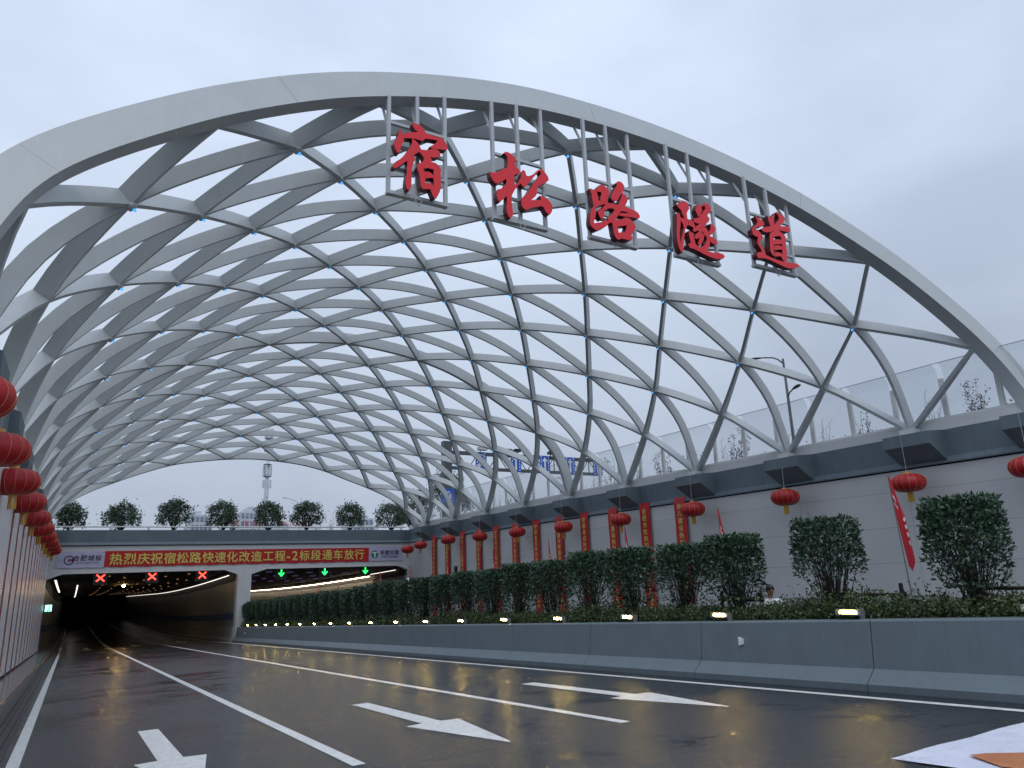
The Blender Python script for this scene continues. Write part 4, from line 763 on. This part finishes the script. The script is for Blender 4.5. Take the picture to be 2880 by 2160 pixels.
# ---------------------------------------------------------------- flags
YF = [8.05, 12.4, 15.9, 19.8, 23.4, 27.2, 31.1, 34.7, 37.9, 41.5, 45.4, 49.8, 53.0, 56.8, 58.6, 59.6]
for i, y in enumerate(YF[:15]):
    xf = 11.92; yy = y*.935 if i < 13 else y*.97; yy = min(yy, 58.9); z0 = zr(11, yy)+.9; H = 2.42
    white = i == 11
    t = thing('flag', ('white' if white else 'red')+' furled flag on a thin pole in the planter, %s along from the camera' % ORD[i], 'flag', (xf, yy, z0), 'furled flags along the planter')
    tilt = Vector((rnd.uniform(-.02, .02), .01+rnd.uniform(-.03, .03), 1)); pt = lambda h: Vector((xf, yy, z0))+tilt*h
    MB().tube([pt(-.1), pt(H)], [.013, .009], 6).build('pole', 'lamp_housing', t)
    m = MB(); secs = []; ph = rnd.random()*6
    for k_ in range(25):
        f = k_/24; h = H-.03-1.52*f; w = (.03+.115*min(1, f*2.2))*(1 if f < .9 else (1-f)*6+.4); c0 = pt(h)
        secs.append([c0+Vector((.035*math.sin(q*2.4+ph+f*3)*w*5*.5, -w*q/6-.05*f*f, -.05*q/6*f-.02*math.sin(q+f*9))) for q in range(7)])
    m.sweep(secs, False, False); m.build('cloth', 'flag_white' if white else 'flag_red', t, True)
    if not white:
        m = MB(); a = secs[7]; b = secs[12]
        qf = lambda f, q: (lambda k0: (secs[int(k0)][q]+Vector((-.012, 0, 0))))(f)
        m.add([qf(5, 2), qf(6, 3), qf(7, 4), qf(7, 3), qf(6, 2)], [(0, 1, 2, 3, 4)]); m.add([qf(7, 2), qf(8, 3), qf(8, 4), qf(9, 3), qf(8, 1)], [(0, 1, 2, 3, 4)])
        for k0 in (11, 13, 15, 17): m.add([qf(k0, 5), qf(k0, 6), qf(k0+1, 6), qf(k0+1, 5)], [(0, 1, 2, 3)])
        m.build('print', 'flag_white', t)

# ---------------------------------------------------------------- glass noise barrier
NB = thing('noise_barrier', 'clear ribbed noise barrier with pale posts on top of the matt wall', 'noise barrier', (25.0, 30, 6.2))
NX = XR+.22; py = [-6+1.76*i for i in range(38)]; py = [y for y in py if y < 59.5]
for y in py:
    MB().box(NX-.05, NX+.05, y-.08, y+.08, 6.18, 7.62).build('post', 'steel_bright', NB)
for a, b in zip(py, py[1:]):
    m = MB(); prof = [(0, 6.32), (0, 7.7), (-.015, 7.85), (-.07, 7.99), (-.16, 8.08), (-.27, 8.12)]; rc = .12
    secs = []
    for y in (a+.10, b-.10): secs.append([(NX+.02+q, y, z) for q, z in prof])
    m.sweep(secs, False, False); m.build('panel', 'barrier_glass', NB)
m = MB(); m.box(NX-.04, NX+.06, py[0], py[-1], 6.20, 6.32); m.build('bottom_rail', 'steel_bright', NB)
m = MB(); m.box(NX-.265, NX-.245, py[0], py[-1], 8.115, 8.13); m.build('top_edge', 'lamp_housing', NB)

# ---------------------------------------------------------------- bare shrubs behind the glass
def bare_shrub(loc, seed, leafy):
    rs = np.random.RandomState(seed); r_ = MB(); pts = []
    for q in range(9):
        a = rs.uniform(0, 2*math.pi); h = rs.uniform(.9, 2.0); d = rs.uniform(.1, .5); p0 = Vector(loc)+Vector((rs.normal(0, .06), rs.normal(0, .06), -.1)); path = [p0]
        for k_ in range(1, 6): path.append(p0+Vector((math.cos(a)*d*k_/5+rs.normal(0, .035), math.sin(a)*d*k_/5+rs.normal(0, .035), h*k_/5)))
        r_.tube(path, [.014, .012, .010, .008, .006, .004], 4, False)
        for k_ in range(2, 6):
            p = path[k_]; e_ = p+Vector((rs.normal(0, .13), rs.normal(0, .13), rs.uniform(.1, .3))); r_.tube([p, e_], [.006, .003], 3, False); pts += [p, e_, (p+e_)/2]
    n = len(r_.v)
    root = thing('bare_shrub', '', 'shrub', loc, 'bare garden shrubs behind the glass'); r_.build('branch', 'twig', root)
    if leafy:
        C_ = np.array([tuple(pts[rs.randint(len(pts))]) for _ in range(leafy)])+rs.normal(0, .06, (leafy, 3)); V, F_ = leaves(C_, rs.normal(0, 1, (leafy, 3)), .10, .03, seed)
        mesh_np('foliage', V, F_, 'leaf_tree' if seed % 2 else 'leaf_purple', root)
    return root
bp = [bare_shrub((26.5, -20-2*s_, 6.0), 40+s_, (0, 160, 380, 60)[s_]) for s_ in range(4)]
for i in range(22):
    y = 9.0+2.05*i+rnd.uniform(-.5, .5); v = (0, 3, 2, 0, 1, 0, 3, 2)[i % 8]
    copy_tree(bp[v], (26.0+rnd.uniform(0, 1.2), y, 5.75+.0), ('bare branching' if v in (0,) else 'sparse leafy')+' shrub behind the glass barrier, %s along from the front arch' % ORD[i], rnd.random()*6, [rnd.uniform(.85, 1.25)]*3)
for p in bp:
    for ch in list(p.children): bpy.data.objects.remove(ch)
    bpy.data.objects.remove(p)
# dense low planting strip behind the glass
n = 26000; C_ = np.stack([RS.uniform(25.6, 28.5, n), RS.uniform(0, 58, n), 5.35+RS.uniform(0, 1, n)**1.3*(.95+.35*np.sin(RS.uniform(0, 1, n)*6))], 1)
V, F_ = leaves(C_, RS.normal(0, 1, (n, 3))+np.array([0, 0, .4]), .10, .028, 5); o = mesh_np('verge_plants', V, F_, 'leaf_purple', kind='stuff'); tag(o, 'low purplish planting strip behind the glass barrier', 'plants')

# ---------------------------------------------------------------- round-headed trees over the portal
def tree(loc, rx, h0, h1, seed, nleaf, leaf=.17, name='round_tree', grp='round-headed trees above the portal', gap=.25):
    """loc at the foot; crown a ragged ball between heights h0 and h1"""
    rs = np.random.RandomState(seed); t = thing(name, '', 'tree', loc, grp); L = Vector(loc); hc = (h0+h1)/2; hr = (h1-h0)/2
    k_ = MB(); fork = L+Vector((0, 0, h0+.15)); k_.tube([L+Vector((0, 0, -.2)), L+Vector((.03, 0, h0*.5)), fork], [.11, .09, .075], 7, False); ends = []
    for q in range(13):
        d = Vector(rs.normal(0, 1, 3)); d.z = abs(d.z)*.9+.25; d.normalize(); tip = L+Vector((d.x*rx*.75, d.y*rx*.75, hc-.25*hr+d.z*hr*.95)); mid = fork.lerp(tip, .5)+Vector(rs.normal(0, .08, 3))
        k_.tube([fork, mid, tip], [.05, .03, .012], 5, False); ends.append(tip)
        for w_ in range(5):
            p = mid.lerp(tip, rs.uniform(0, 1)); e_ = p+Vector(rs.normal(0, 1, 3)).normalized()*rx*rs.uniform(.2, .45)+Vector((0, 0, .05)); k_.tube([p, e_], [.014, .006], 3, False); ends.append(e_)
    k_.build('trunk', 'bark', t)
    ncl = 95; d = rs.normal(0, 1, (ncl, 3)); d /= np.linalg.norm(d, axis=1, keepdims=True); rad = rs.uniform(.45, 1.0, ncl)**.6*(1+rs.normal(0, .05, ncl)); d[:, 2] = np.where(d[:, 2] < -.55, -d[:, 2], d[:, 2])
    cl = d*rad[:, None]*np.array([rx, rx, hr])*.93+np.array([loc[0], loc[1], loc[2]+hc])
    cl = np.concatenate([cl, np.array([tuple(e_) for e_ in ends])[:25]]); idx = rs.randint(0, len(cl), nleaf)
    sz = rs.uniform(.08, .19, len(cl))*rx/1.4
    P_ = cl[idx]+rs.normal(0, 1, (nleaf, 3))*sz[idx][:, None]; Dr = (P_-np.array([loc[0], loc[1], loc[2]+hc]))*.4+rs.normal(0, .8, (nleaf, 3))
    V, F_ = leaves(P_, Dr, leaf, leaf*.27, seed); mesh_np('crown', V, F_, 'leaf_tree', t); return t
TX = [(-.70, 1.1, 8.1), (2.72, 1.4, 8.2), (6.45, 1.48, 8.58), (10.2, 1.32, 8.5), (13.9, 1.28, 8.62), (17.1, 1.46, 8.58), (20.95, 1.38, 8.58), (24.9, 1.5, 8.6)]
TN = ['cut by the foot of the canopy', 'standing alone beside the canopy foot', 'before the pale tower block', 'with a post behind its crown', 'in front of the antenna mast foot', 'beside the curved street lamp', 'above the end of the red lettering', 'behind the far foot of the rear arch']
for i, (x, rx, zt_) in enumerate(TX):
    o = tree((x, 65.2, zt), rx, 5.95-zt, zt_-zt+.1, 60+i, 2700, .19); o['label'] = 'round-headed street tree above the portal, '+TN[i]
for i, (x, y, rx, h0, h1) in enumerate(((31.5, 67, 1.9, 2.0, 7.2), (29.3, 69, 1.7, 1.6, 5.2), (34.0, 70, 1.9, 1.8, 5.6), (27.3, 66.5, 1.3, .9, 3.4))):
    o = tree((x, y, zt), rx, h0, h1, 80+i, 2600, .2, 'street_tree', 'trees behind the sign gantry'); o['label'] = 'loose leafy tree behind the sign gantry, '+('tall one beside its column', 'lower one before the column', 'low one past the column', 'small one at the portal corner')[i]
for i, x in enumerate((23.0, 27.2, 18.9)):
    o = bare_shrub((x, 64, 5.3), 70+i, 60); o['label'] = 'thin bushy sapling behind the guard rail, %s of three' % ORD[i]; o['group'] = 'saplings behind the guard rail'

# ---------------------------------------------------------------- sign gantry
GY = 64.0; K = 64/60
G = thing('sign_gantry', 'dark steel truss gantry carrying blue lane signs above the far wall', 'gantry', (28.2*K, GY, zt))
gx = 28.2*K; z1, z2 = 13.55, 12.05
MB().box(gx-.42, gx+.42, GY-.35, GY+.35, zt-.2, 14.6).build('column', 'dark_steel', G)
MB().box(gx+.3, 48.6, GY-.16, GY+.16, z1-.17, z1+.17).build('top_beam', 'dark_steel', G)
MB().box(gx+.3, 48.6, GY-.16, GY+.16, z2-.15, z2+.15).build('bottom_beam', 'dark_steel', G)
m = MB()
for i in range(8):
    a = gx+1.2+2.25*i; m.tube([(a, GY, z1), (a, GY, z2)], .06, 5); m.tube([(a, GY, z1), (a+1.1, GY, z2)], .05, 5); m.tube([(a+2.2, GY, z1), (a+1.15, GY, z2)], .05, 5)
m.build('bracing', 'dark_steel', G)
for i, (x, w_) in enumerate(((32.4, .9), (36.5, .6), (40.7, .6), (45.5, .6))):
    m = MB(); m.box(x+.9, x+.9+w_, GY-.9, GY-.2, z1+.3, z1+.6); m.tube([(x+1.2, GY-.3, z1+.1), (x+1.2, GY-.5, z1+.35)], .05, 5); m.build('camera', 'tube_steel' if i == 0 else 'black_housing', G)
m = MB(); m.tube([(36.6, GY-.3, z1+.45), (37.2, GY-.3, z1+.45)], .22, 10); m.build('floodlight', 'black_housing', G)
for i, (x, sy) in enumerate(((33.7, 'uturn'), (37.7, 'up'), (41.2, 'up'), (44.4, 'up'), (48.0, 'up'))):
    t = thing('lane_sign', 'tall blue lane sign on the gantry, '+('with a turning arrow beside the column', 'with a straight arrow, second from the column', 'third from the column, crossed by ribs', 'fourth from the column, crossed by ribs', 'at the far end of the beam')[i], 'sign', (x, GY-.4, z2), 'blue lane signs')
    y = GY-.28; za, zb_ = z1+.15, z2-.15; w_ = .62
    MB().box(x-w_, x+w_, y-.03, y, zb_, za).build('plate', 'sign_blue', t)
    m = MB()
    for s_ in (-1, 1):
        for q in range(6): m.box(x+s_*(w_-.19)-.05, x+s_*(w_-.19)+.05, y-.036, y-.031, zb_+.10+q*.30, zb_+.26+q*.30)
    if sy == 'up':
        m.box(x-.10, x+.10, y-.036, y-.031, zb_+.2, za-.5); m.add([(x-.33, y-.037, za-.60), (x+.33, y-.037, za-.60), (x, y-.037, za-.15)], [(0, 1, 2)])
    else:
        m.tube([(x+.3, y-.04, za-.55), (x+.3, y-.04, za-.35), (x+.15, y-.04, za-.28), (x-.25, y-.04, za-.30)], .075, 6); m.add([(x-.25, y-.05, za-.1), (x-.25, y-.05, za-.52), (x-.6, y-.05, za-.31)], [(0, 1, 2)])
        m.tube([(x+.28, y-.04, zb_+.65), (x+.28, y-.04, zb_+.95), (x, y-.04, zb_+1.05), (x-.2, y-.04, zb_+.9), (x-.2, y-.04, zb_+.5)], .07, 6); m.add([(x-.42, y-.05, zb_+.55), (x+.02, y-.05, zb_+.55), (x-.2, y-.05, zb_+.22)], [(0, 1, 2)])
    m.build('pattern', 'sign_white', t)
t = thing('road_sign', 'small blue rectangular road sign low beside the gantry column', 'sign', (29.8, 63.2, 9.0)); MB().box(29.1, 30.5, 63.2, 63.25, 8.6, 9.9).build('plate', 'sign_blue', t)
m = MB(); m.tube([(29.6, 63.17, 8.9), (29.6, 63.17, 9.5), (29.9, 63.17, 9.6), (30.05, 63.17, 9.35), (30.05, 63.17, 9.0)], .07, 5); m.build('pattern', 'sign_white', t); MB().tube([(29.8, 63.35, zt), (29.8, 63.35, 9.9)], .06, 6).build('post', 'dark_steel', t)

# ---------------------------------------------------------------- street lamps
def street_lamp(label, base, h, arms, r=.09, mat='dark_steel'):
    x, y, z = base; t = thing('street_lamp', label, 'street lamp', base, 'street lamps')
    MB().tube([(x, y, z-.1), (x, y, z+h)], [r, r*.6], 8).build('pole', mat, t, True)
    for hz, dx, dy, dz in arms:
        A = Vector((x, y, z+hz)); E = A+Vector((dx, dy, dz)); mid = A.lerp(E, .5)+Vector((0, 0, dz*.28)); MB().tube([A, A.lerp(mid, .5)+Vector((0, 0, dz*.12)), mid, E], .035, 6).build('arm', mat, t, True)
        d = Vector((dx, dy, dz*.25)).normalized(); L = .62; s_ = d.cross(Vector((0, 0, 1))).normalized(); u = s_.cross(d); secs = []
        for f, w_ in ((0, .05), (.2, .10), (.6, .14), (.9, .11), (1, .03)): secs.append([E+d*L*f+s_*w_*math.cos(a)+u*(.055*math.sin(a)*(w_/.14)) for a in [2*math.pi*q/10 for q in range(10)]])
        MB().sweep(secs).build('lamp_head', mat, t, True)
    return t
street_lamp('tall twin-arm street lamp seen through the lattice behind the glass barrier', (29.0, 22.95, zt), 11.6-zt-.1, ((11.25-zt, -.25, 1.0, .55), (9.55-zt, -.15, -.45, .28)), .09)
street_lamp('curved single-arm street lamp among the trees above the portal', (20.2, 80, zt), 9.9-zt, ((9.8-zt, -1.3, 0, .75),), .07, 'tube_steel')
street_lamp('small low street lamp before the pale tower block', (15.9, 80, zt), 8.4-zt, ((8.3-zt, -.85, 0, .35),), .06, 'tube_steel')
street_lamp('slim dark street lamp behind the rear foot of the canopy', (30.0, 72, zt), 11.0-zt, ((10.2-zt, 1.5, 0, .5),), .07)
t = thing('cctv_camera', 'black dome security camera on a white bracket on the matt wall', 'camera', (XR, 49.6, 2.5))
MB().tube([(XR, 49.6, 2.62), (XR-.55, 49.6, 2.66), (XR-.6, 49.6, 2.55)], .035, 6).build('bracket', 'steel_bright', t); MB().lathe([(.02, .2), (.13, .18), (.14, -.05), (.1, -.22), (.02, -.26)], (XR-.6, 49.6, 2.35), 12).build('dome', 'black_housing', t, True)

# ---------------------------------------------------------------- far skyline
mx = 51.9; t = thing('antenna_mast', 'slender pale antenna mast rising behind the trees', 'mast', (mx, 250, zt))
MB().tube([(mx, 250, zt-.2), (mx, 250, 30), (mx, 250, 54)], [.9, .75, .35], 10).build('pole', 'mast_white', t, True)
for z, n_, h in ((51, 6, 3.2), (46.5, 6, 2.6), (38.5, 6, 3.4), (34, 5, 2.6)):
    for q in range(n_): a = 2*math.pi*q/n_; MB().box(mx+1.25*math.cos(a)-.22, mx+1.25*math.cos(a)+.22, 250+1.25*math.sin(a)-.2, 250+1.25*math.sin(a)+.2, z-h/2, z+h/2).build('antenna', 'mast_white', t)
for z in (49.2, 45, 40.5, 36.5): MB().lathe([(.35, -.15), (1.35, -.1), (1.35, .1), (.35, .15)], (mx, 250, z), 10).build('platform', 'mast_dark', t)
MB().tube([(mx, 250, 54), (mx, 250, 60.5)], .06, 5).build('lightning_rod', 'mast_dark', t)
def tower(label, x0, x1, ztop, y=300, nx=5, step=None):
    t = thing('tower_block', label, 'building', ((x0+x1)/2, y, zt), 'tower blocks behind the trees')
    MB().box(x0, x1, y, y+16, zt-.5, ztop).build('wall', 'building_white', t)
    if step: MB().box(x0+step[0], x1-step[1], y+1, y+14, ztop+.002, ztop+step[2]).build('roof_storey', 'building_white', t)
    n = 0; wx = (x1-x0)/nx
    for r_ in range(int((ztop-16)/3)):
        for q in range(nx):
            if n >= 60: break
            xx = x0+wx*(q+.5); z = ztop-1.6-3*r_; MB().box(xx-wx*.34, xx+wx*.34, y-.15, y+.1, z-1.0, z+.9).build('window', 'building_glass', t); n += 1
tower('pale tower block between two round trees, behind the fourth tree', 35.5, 43.0, 28.2, 300, 5, (1.0, 4.0, 1.4)); tower('pale tower block with stepped roof behind the antenna mast', 53.2, 62.5, 29.6, 300, 6, (3, 0, 2)); tower('low pale block behind the seventh round tree', 98.0, 106.5, 27.4, 300, 5); tower('pale block close to the antenna mast, mostly behind trees', 66, 74, 26.2, 310, 5)
t = thing('roof_letters', 'row of faded red slogan letters above the parapet behind the trees', 'sign', (26, 120, 10.7))
m = MB()
for i, ch in enumerate('竞指挥部作风过硬'):
    x = 20.6+1.45*i+(0 if i < 4 else 1.4); write(m, ch, (x, 120, 11.0), 1.05, (1, 0, 0), (0, 0, 1), .01)
m.build('lettering', 'letter_red', t); MB().box(19.6, 34, 120.1, 120.25, 10.15, 10.35).build('rail', 'mast_white', t); 
for i in range(6): MB().tube([(20+2.7*i, 120.2, zt), (20+2.7*i, 120.2, 11.2)], .05, 5).build('post', 'mast_white', t)

# ---------------------------------------------------------------- printed sheet on the road
t = thing('printed_sheet', 'white and orange printed sheet lying flat on the wet road', 'sheet', (8.5, 3.2, zr(8.5, 3.2)))
n = 14; m = MB(); m.sweep([[(x, y, zr(x, y)+.012+.006*math.sin(x*5+y*3)) for x in np.linspace(6.8, 11.0 if False else 10.3, n)] for y in np.linspace(1.2, 4.78, n)], False, False); m.build('sheet', 'sheet_white', t, True)
m = MB(); m.add([(x, y, zr(x, y)+.026) for x, y in ((7.29, 4.32), (7.45, 4.25), (7.67, 4.04), (7.95, 3.7), (8.1, 3.0), (7.6, 2.6), (7.15, 3.2), (7.03, 3.9))], [tuple(range(8))]); m.build('print', 'sheet_orange', t)

# ---------------------------------------------------------------- person behind the hedge
def skin_mesh(name, joints, edges, mat, parent, sub=2):
    me = bpy.data.meshes.new(name); off = OFF[parent.name]; me.from_pydata([Vector(j[0])-off for j in joints], edges, [])
    o = bpy.data.objects.new(name+'_src', me); COL.objects.link(o); md = o.modifiers.new('s', 'SKIN'); md.use_smooth_shade = True
    for v, j in zip(me.skin_vertices[0].data, joints): v.radius = (j[1], j[1] if len(j) < 3 else j[2])
    me.skin_vertices[0].data[0].use_root = True
    md2 = o.modifiers.new('u', 'SUBSURF'); md2.levels = sub; md2.render_levels = sub
    dg = bpy.context.evaluated_depsgraph_get(); m2 = bpy.data.meshes.new_from_object(o.evaluated_get(dg)); bpy.data.objects.remove(o); bpy.data.meshes.remove(me)
    m2.name = name; m2.materials.clear(); m2.materials.append(MATS[mat]); o = bpy.data.objects.new(name, m2); COL.objects.link(o); o.parent = parent; OFF[o.name] = off
    m2.polygons.foreach_set('use_smooth', [True]*len(m2.polygons)); return o
px, pyy = 12.75, 11.20; g0 = zr(px, pyy)-.02; PS = .925
PE = thing('person', 'short-haired person in a white shirt standing behind the planter, head and shoulders showing', 'person', (px, pyy, g0))
fd = Vector((-.45, -.90, 0)).normalized(); sd = Vector((fd.y, -fd.x, 0))       # facing, person's own left-hand side
def pp(f, s_, z): q = Vector((px, pyy, g0))+(fd*f+sd*s_)*PS+Vector((0, 0, z*PS)); return tuple(q)
J = [(pp(0, 0, .96), .15, .11), (pp(0, 0, 1.15), .14, .10), (pp(0, 0, 1.35), .165, .11), (pp(-.01, 0, 1.46), .09, .07), (pp(.0, 0, 1.515), .052), (pp(.02, 0, 1.60), .066, .078), (pp(.015, 0, 1.675), .080, .098), (pp(.0, 0, 1.74), .062, .075)]
E_ = [(0, 1), (1, 2), (2, 3), (3, 4), (4, 5), (5, 6), (6, 7)]
for s_ in (-1, 1):
    b = len(J); J += [(pp(0, .19*s_, 1.41), .055), (pp(.02, .25*s_, 1.12), .042), (pp(.12, .23*s_, .90), .032), (pp(.16, .22*s_, .82), .03)]; E_ += [(2, b), (b, b+1), (b+1, b+2), (b+2, b+3)]
    b2 = len(J)
    for q in range(4): J.append((pp(.20, (.22-.03+.02*q)*s_, .74), .009)); E_.append((b+3, b2+q))
    J.append((pp(.21, .17*s_, .80), .010)); E_.append((b+3, b2+4))
    b = len(J); J += [(pp(0, .10*s_, .90), .085), (pp(.02, .10*s_, .50), .055), (pp(-.01, .10*s_, .09), .04), (pp(.13, .11*s_, .03), .032)]; E_ += [(0, b), (b, b+1), (b+1, b+2), (b+2, b+3)]
skin_mesh('body', J, E_, 'skin', PE)
JS = [(pp(0, 0, .92), .165, .125), (pp(0, 0, 1.15), .155, .115), (pp(0, 0, 1.35), .182, .125), (pp(-.01, 0, 1.465), .10, .085)]; ES = [(0, 1), (1, 2), (2, 3)]
for s_ in (-1, 1):
    b = len(JS); JS += [(pp(0, .195*s_, 1.41), .072), (pp(.02, .255*s_, 1.16), .058)]; ES += [(2, b), (b, b+1)]
skin_mesh('shirt', JS, ES, 'shirt_white', PE)
JT = [(pp(0, 0, .93), .16, .12)]; ET = []
for s_ in (-1, 1):
    b = len(JT); JT += [(pp(0, .10*s_, .86), .10), (pp(.02, .10*s_, .50), .072), (pp(-.01, .10*s_, .12), .06)]; ET += [(0, b), (b, b+1), (b+1, b+2)]
skin_mesh('trousers', JT, ET, 'trouser_dark', PE)
hd = Vector(pp(.012, 0, 1.675)); m = MB(); secs = []
for k_ in range(9):
    th = math.pi*.02+k_/8*math.pi*.52; rz_ = []
    for q in range(20):
        a = 2*math.pi*q/20; d = fd*math.cos(a)+sd*math.sin(a); cut = .80 if math.cos(a) > .35 else 1.0+.30*(math.cos(a) < -.2)
        t2 = th*cut; rz_.append(hd+d*(.098 if math.cos(a) < .5 else .100)*PS*math.sin(t2)*(1.12 if abs(math.cos(a)) > .7 else .98)+Vector((0, 0, .122*PS*math.cos(t2))))
    secs.append(rz_)
m.sweep(secs); m.build('hair', 'hair', PE, True)
for s_ in (-1, 1):
    m = MB(); m.lathe([(.0, -.008), (.011, 0), (0, .008)], pp(.105, .033*s_, 1.672), 8); m.build('eye', 'hair', PE, True)
    m = MB(); m.box(*[v for c0 in (Vector(pp(.105, .033*s_, 1.695)),) for v in (c0.x-.016, c0.x+.016, c0.y-.010, c0.y+.010, c0.z-.003, c0.z+.004)]); m.build('eyebrow', 'hair', PE)
    m = MB(); c0 = Vector(pp(0, .085*s_, 1.655)); m.lathe([(.004, -.028), (.016, -.015), (.02, .01), (.006, .028)], c0, 8); m.build('ear', 'skin', PE, True)
c0 = Vector(pp(.118, 0, 1.64)); m = MB(); m.sweep([[c0+Vector((0, 0, .045))-fd*.012+sd*q*.006 for q in (-1, 1)]+[c0+Vector((0, 0, .045))-fd*.03], [c0-Vector((0, 0, .012))+fd*.012+sd*q*.016 for q in (-1, 1)]+[c0-Vector((0, 0, .016))-fd*.03]]); m.build('nose', 'skin', PE, True)
c0 = Vector(pp(.108, 0, 1.597)); m = MB(); m.lathe([(.0, -.006), (.022, 0), (0, .006)], c0, 10); m.build('mouth', 'sign_edge', PE, True)
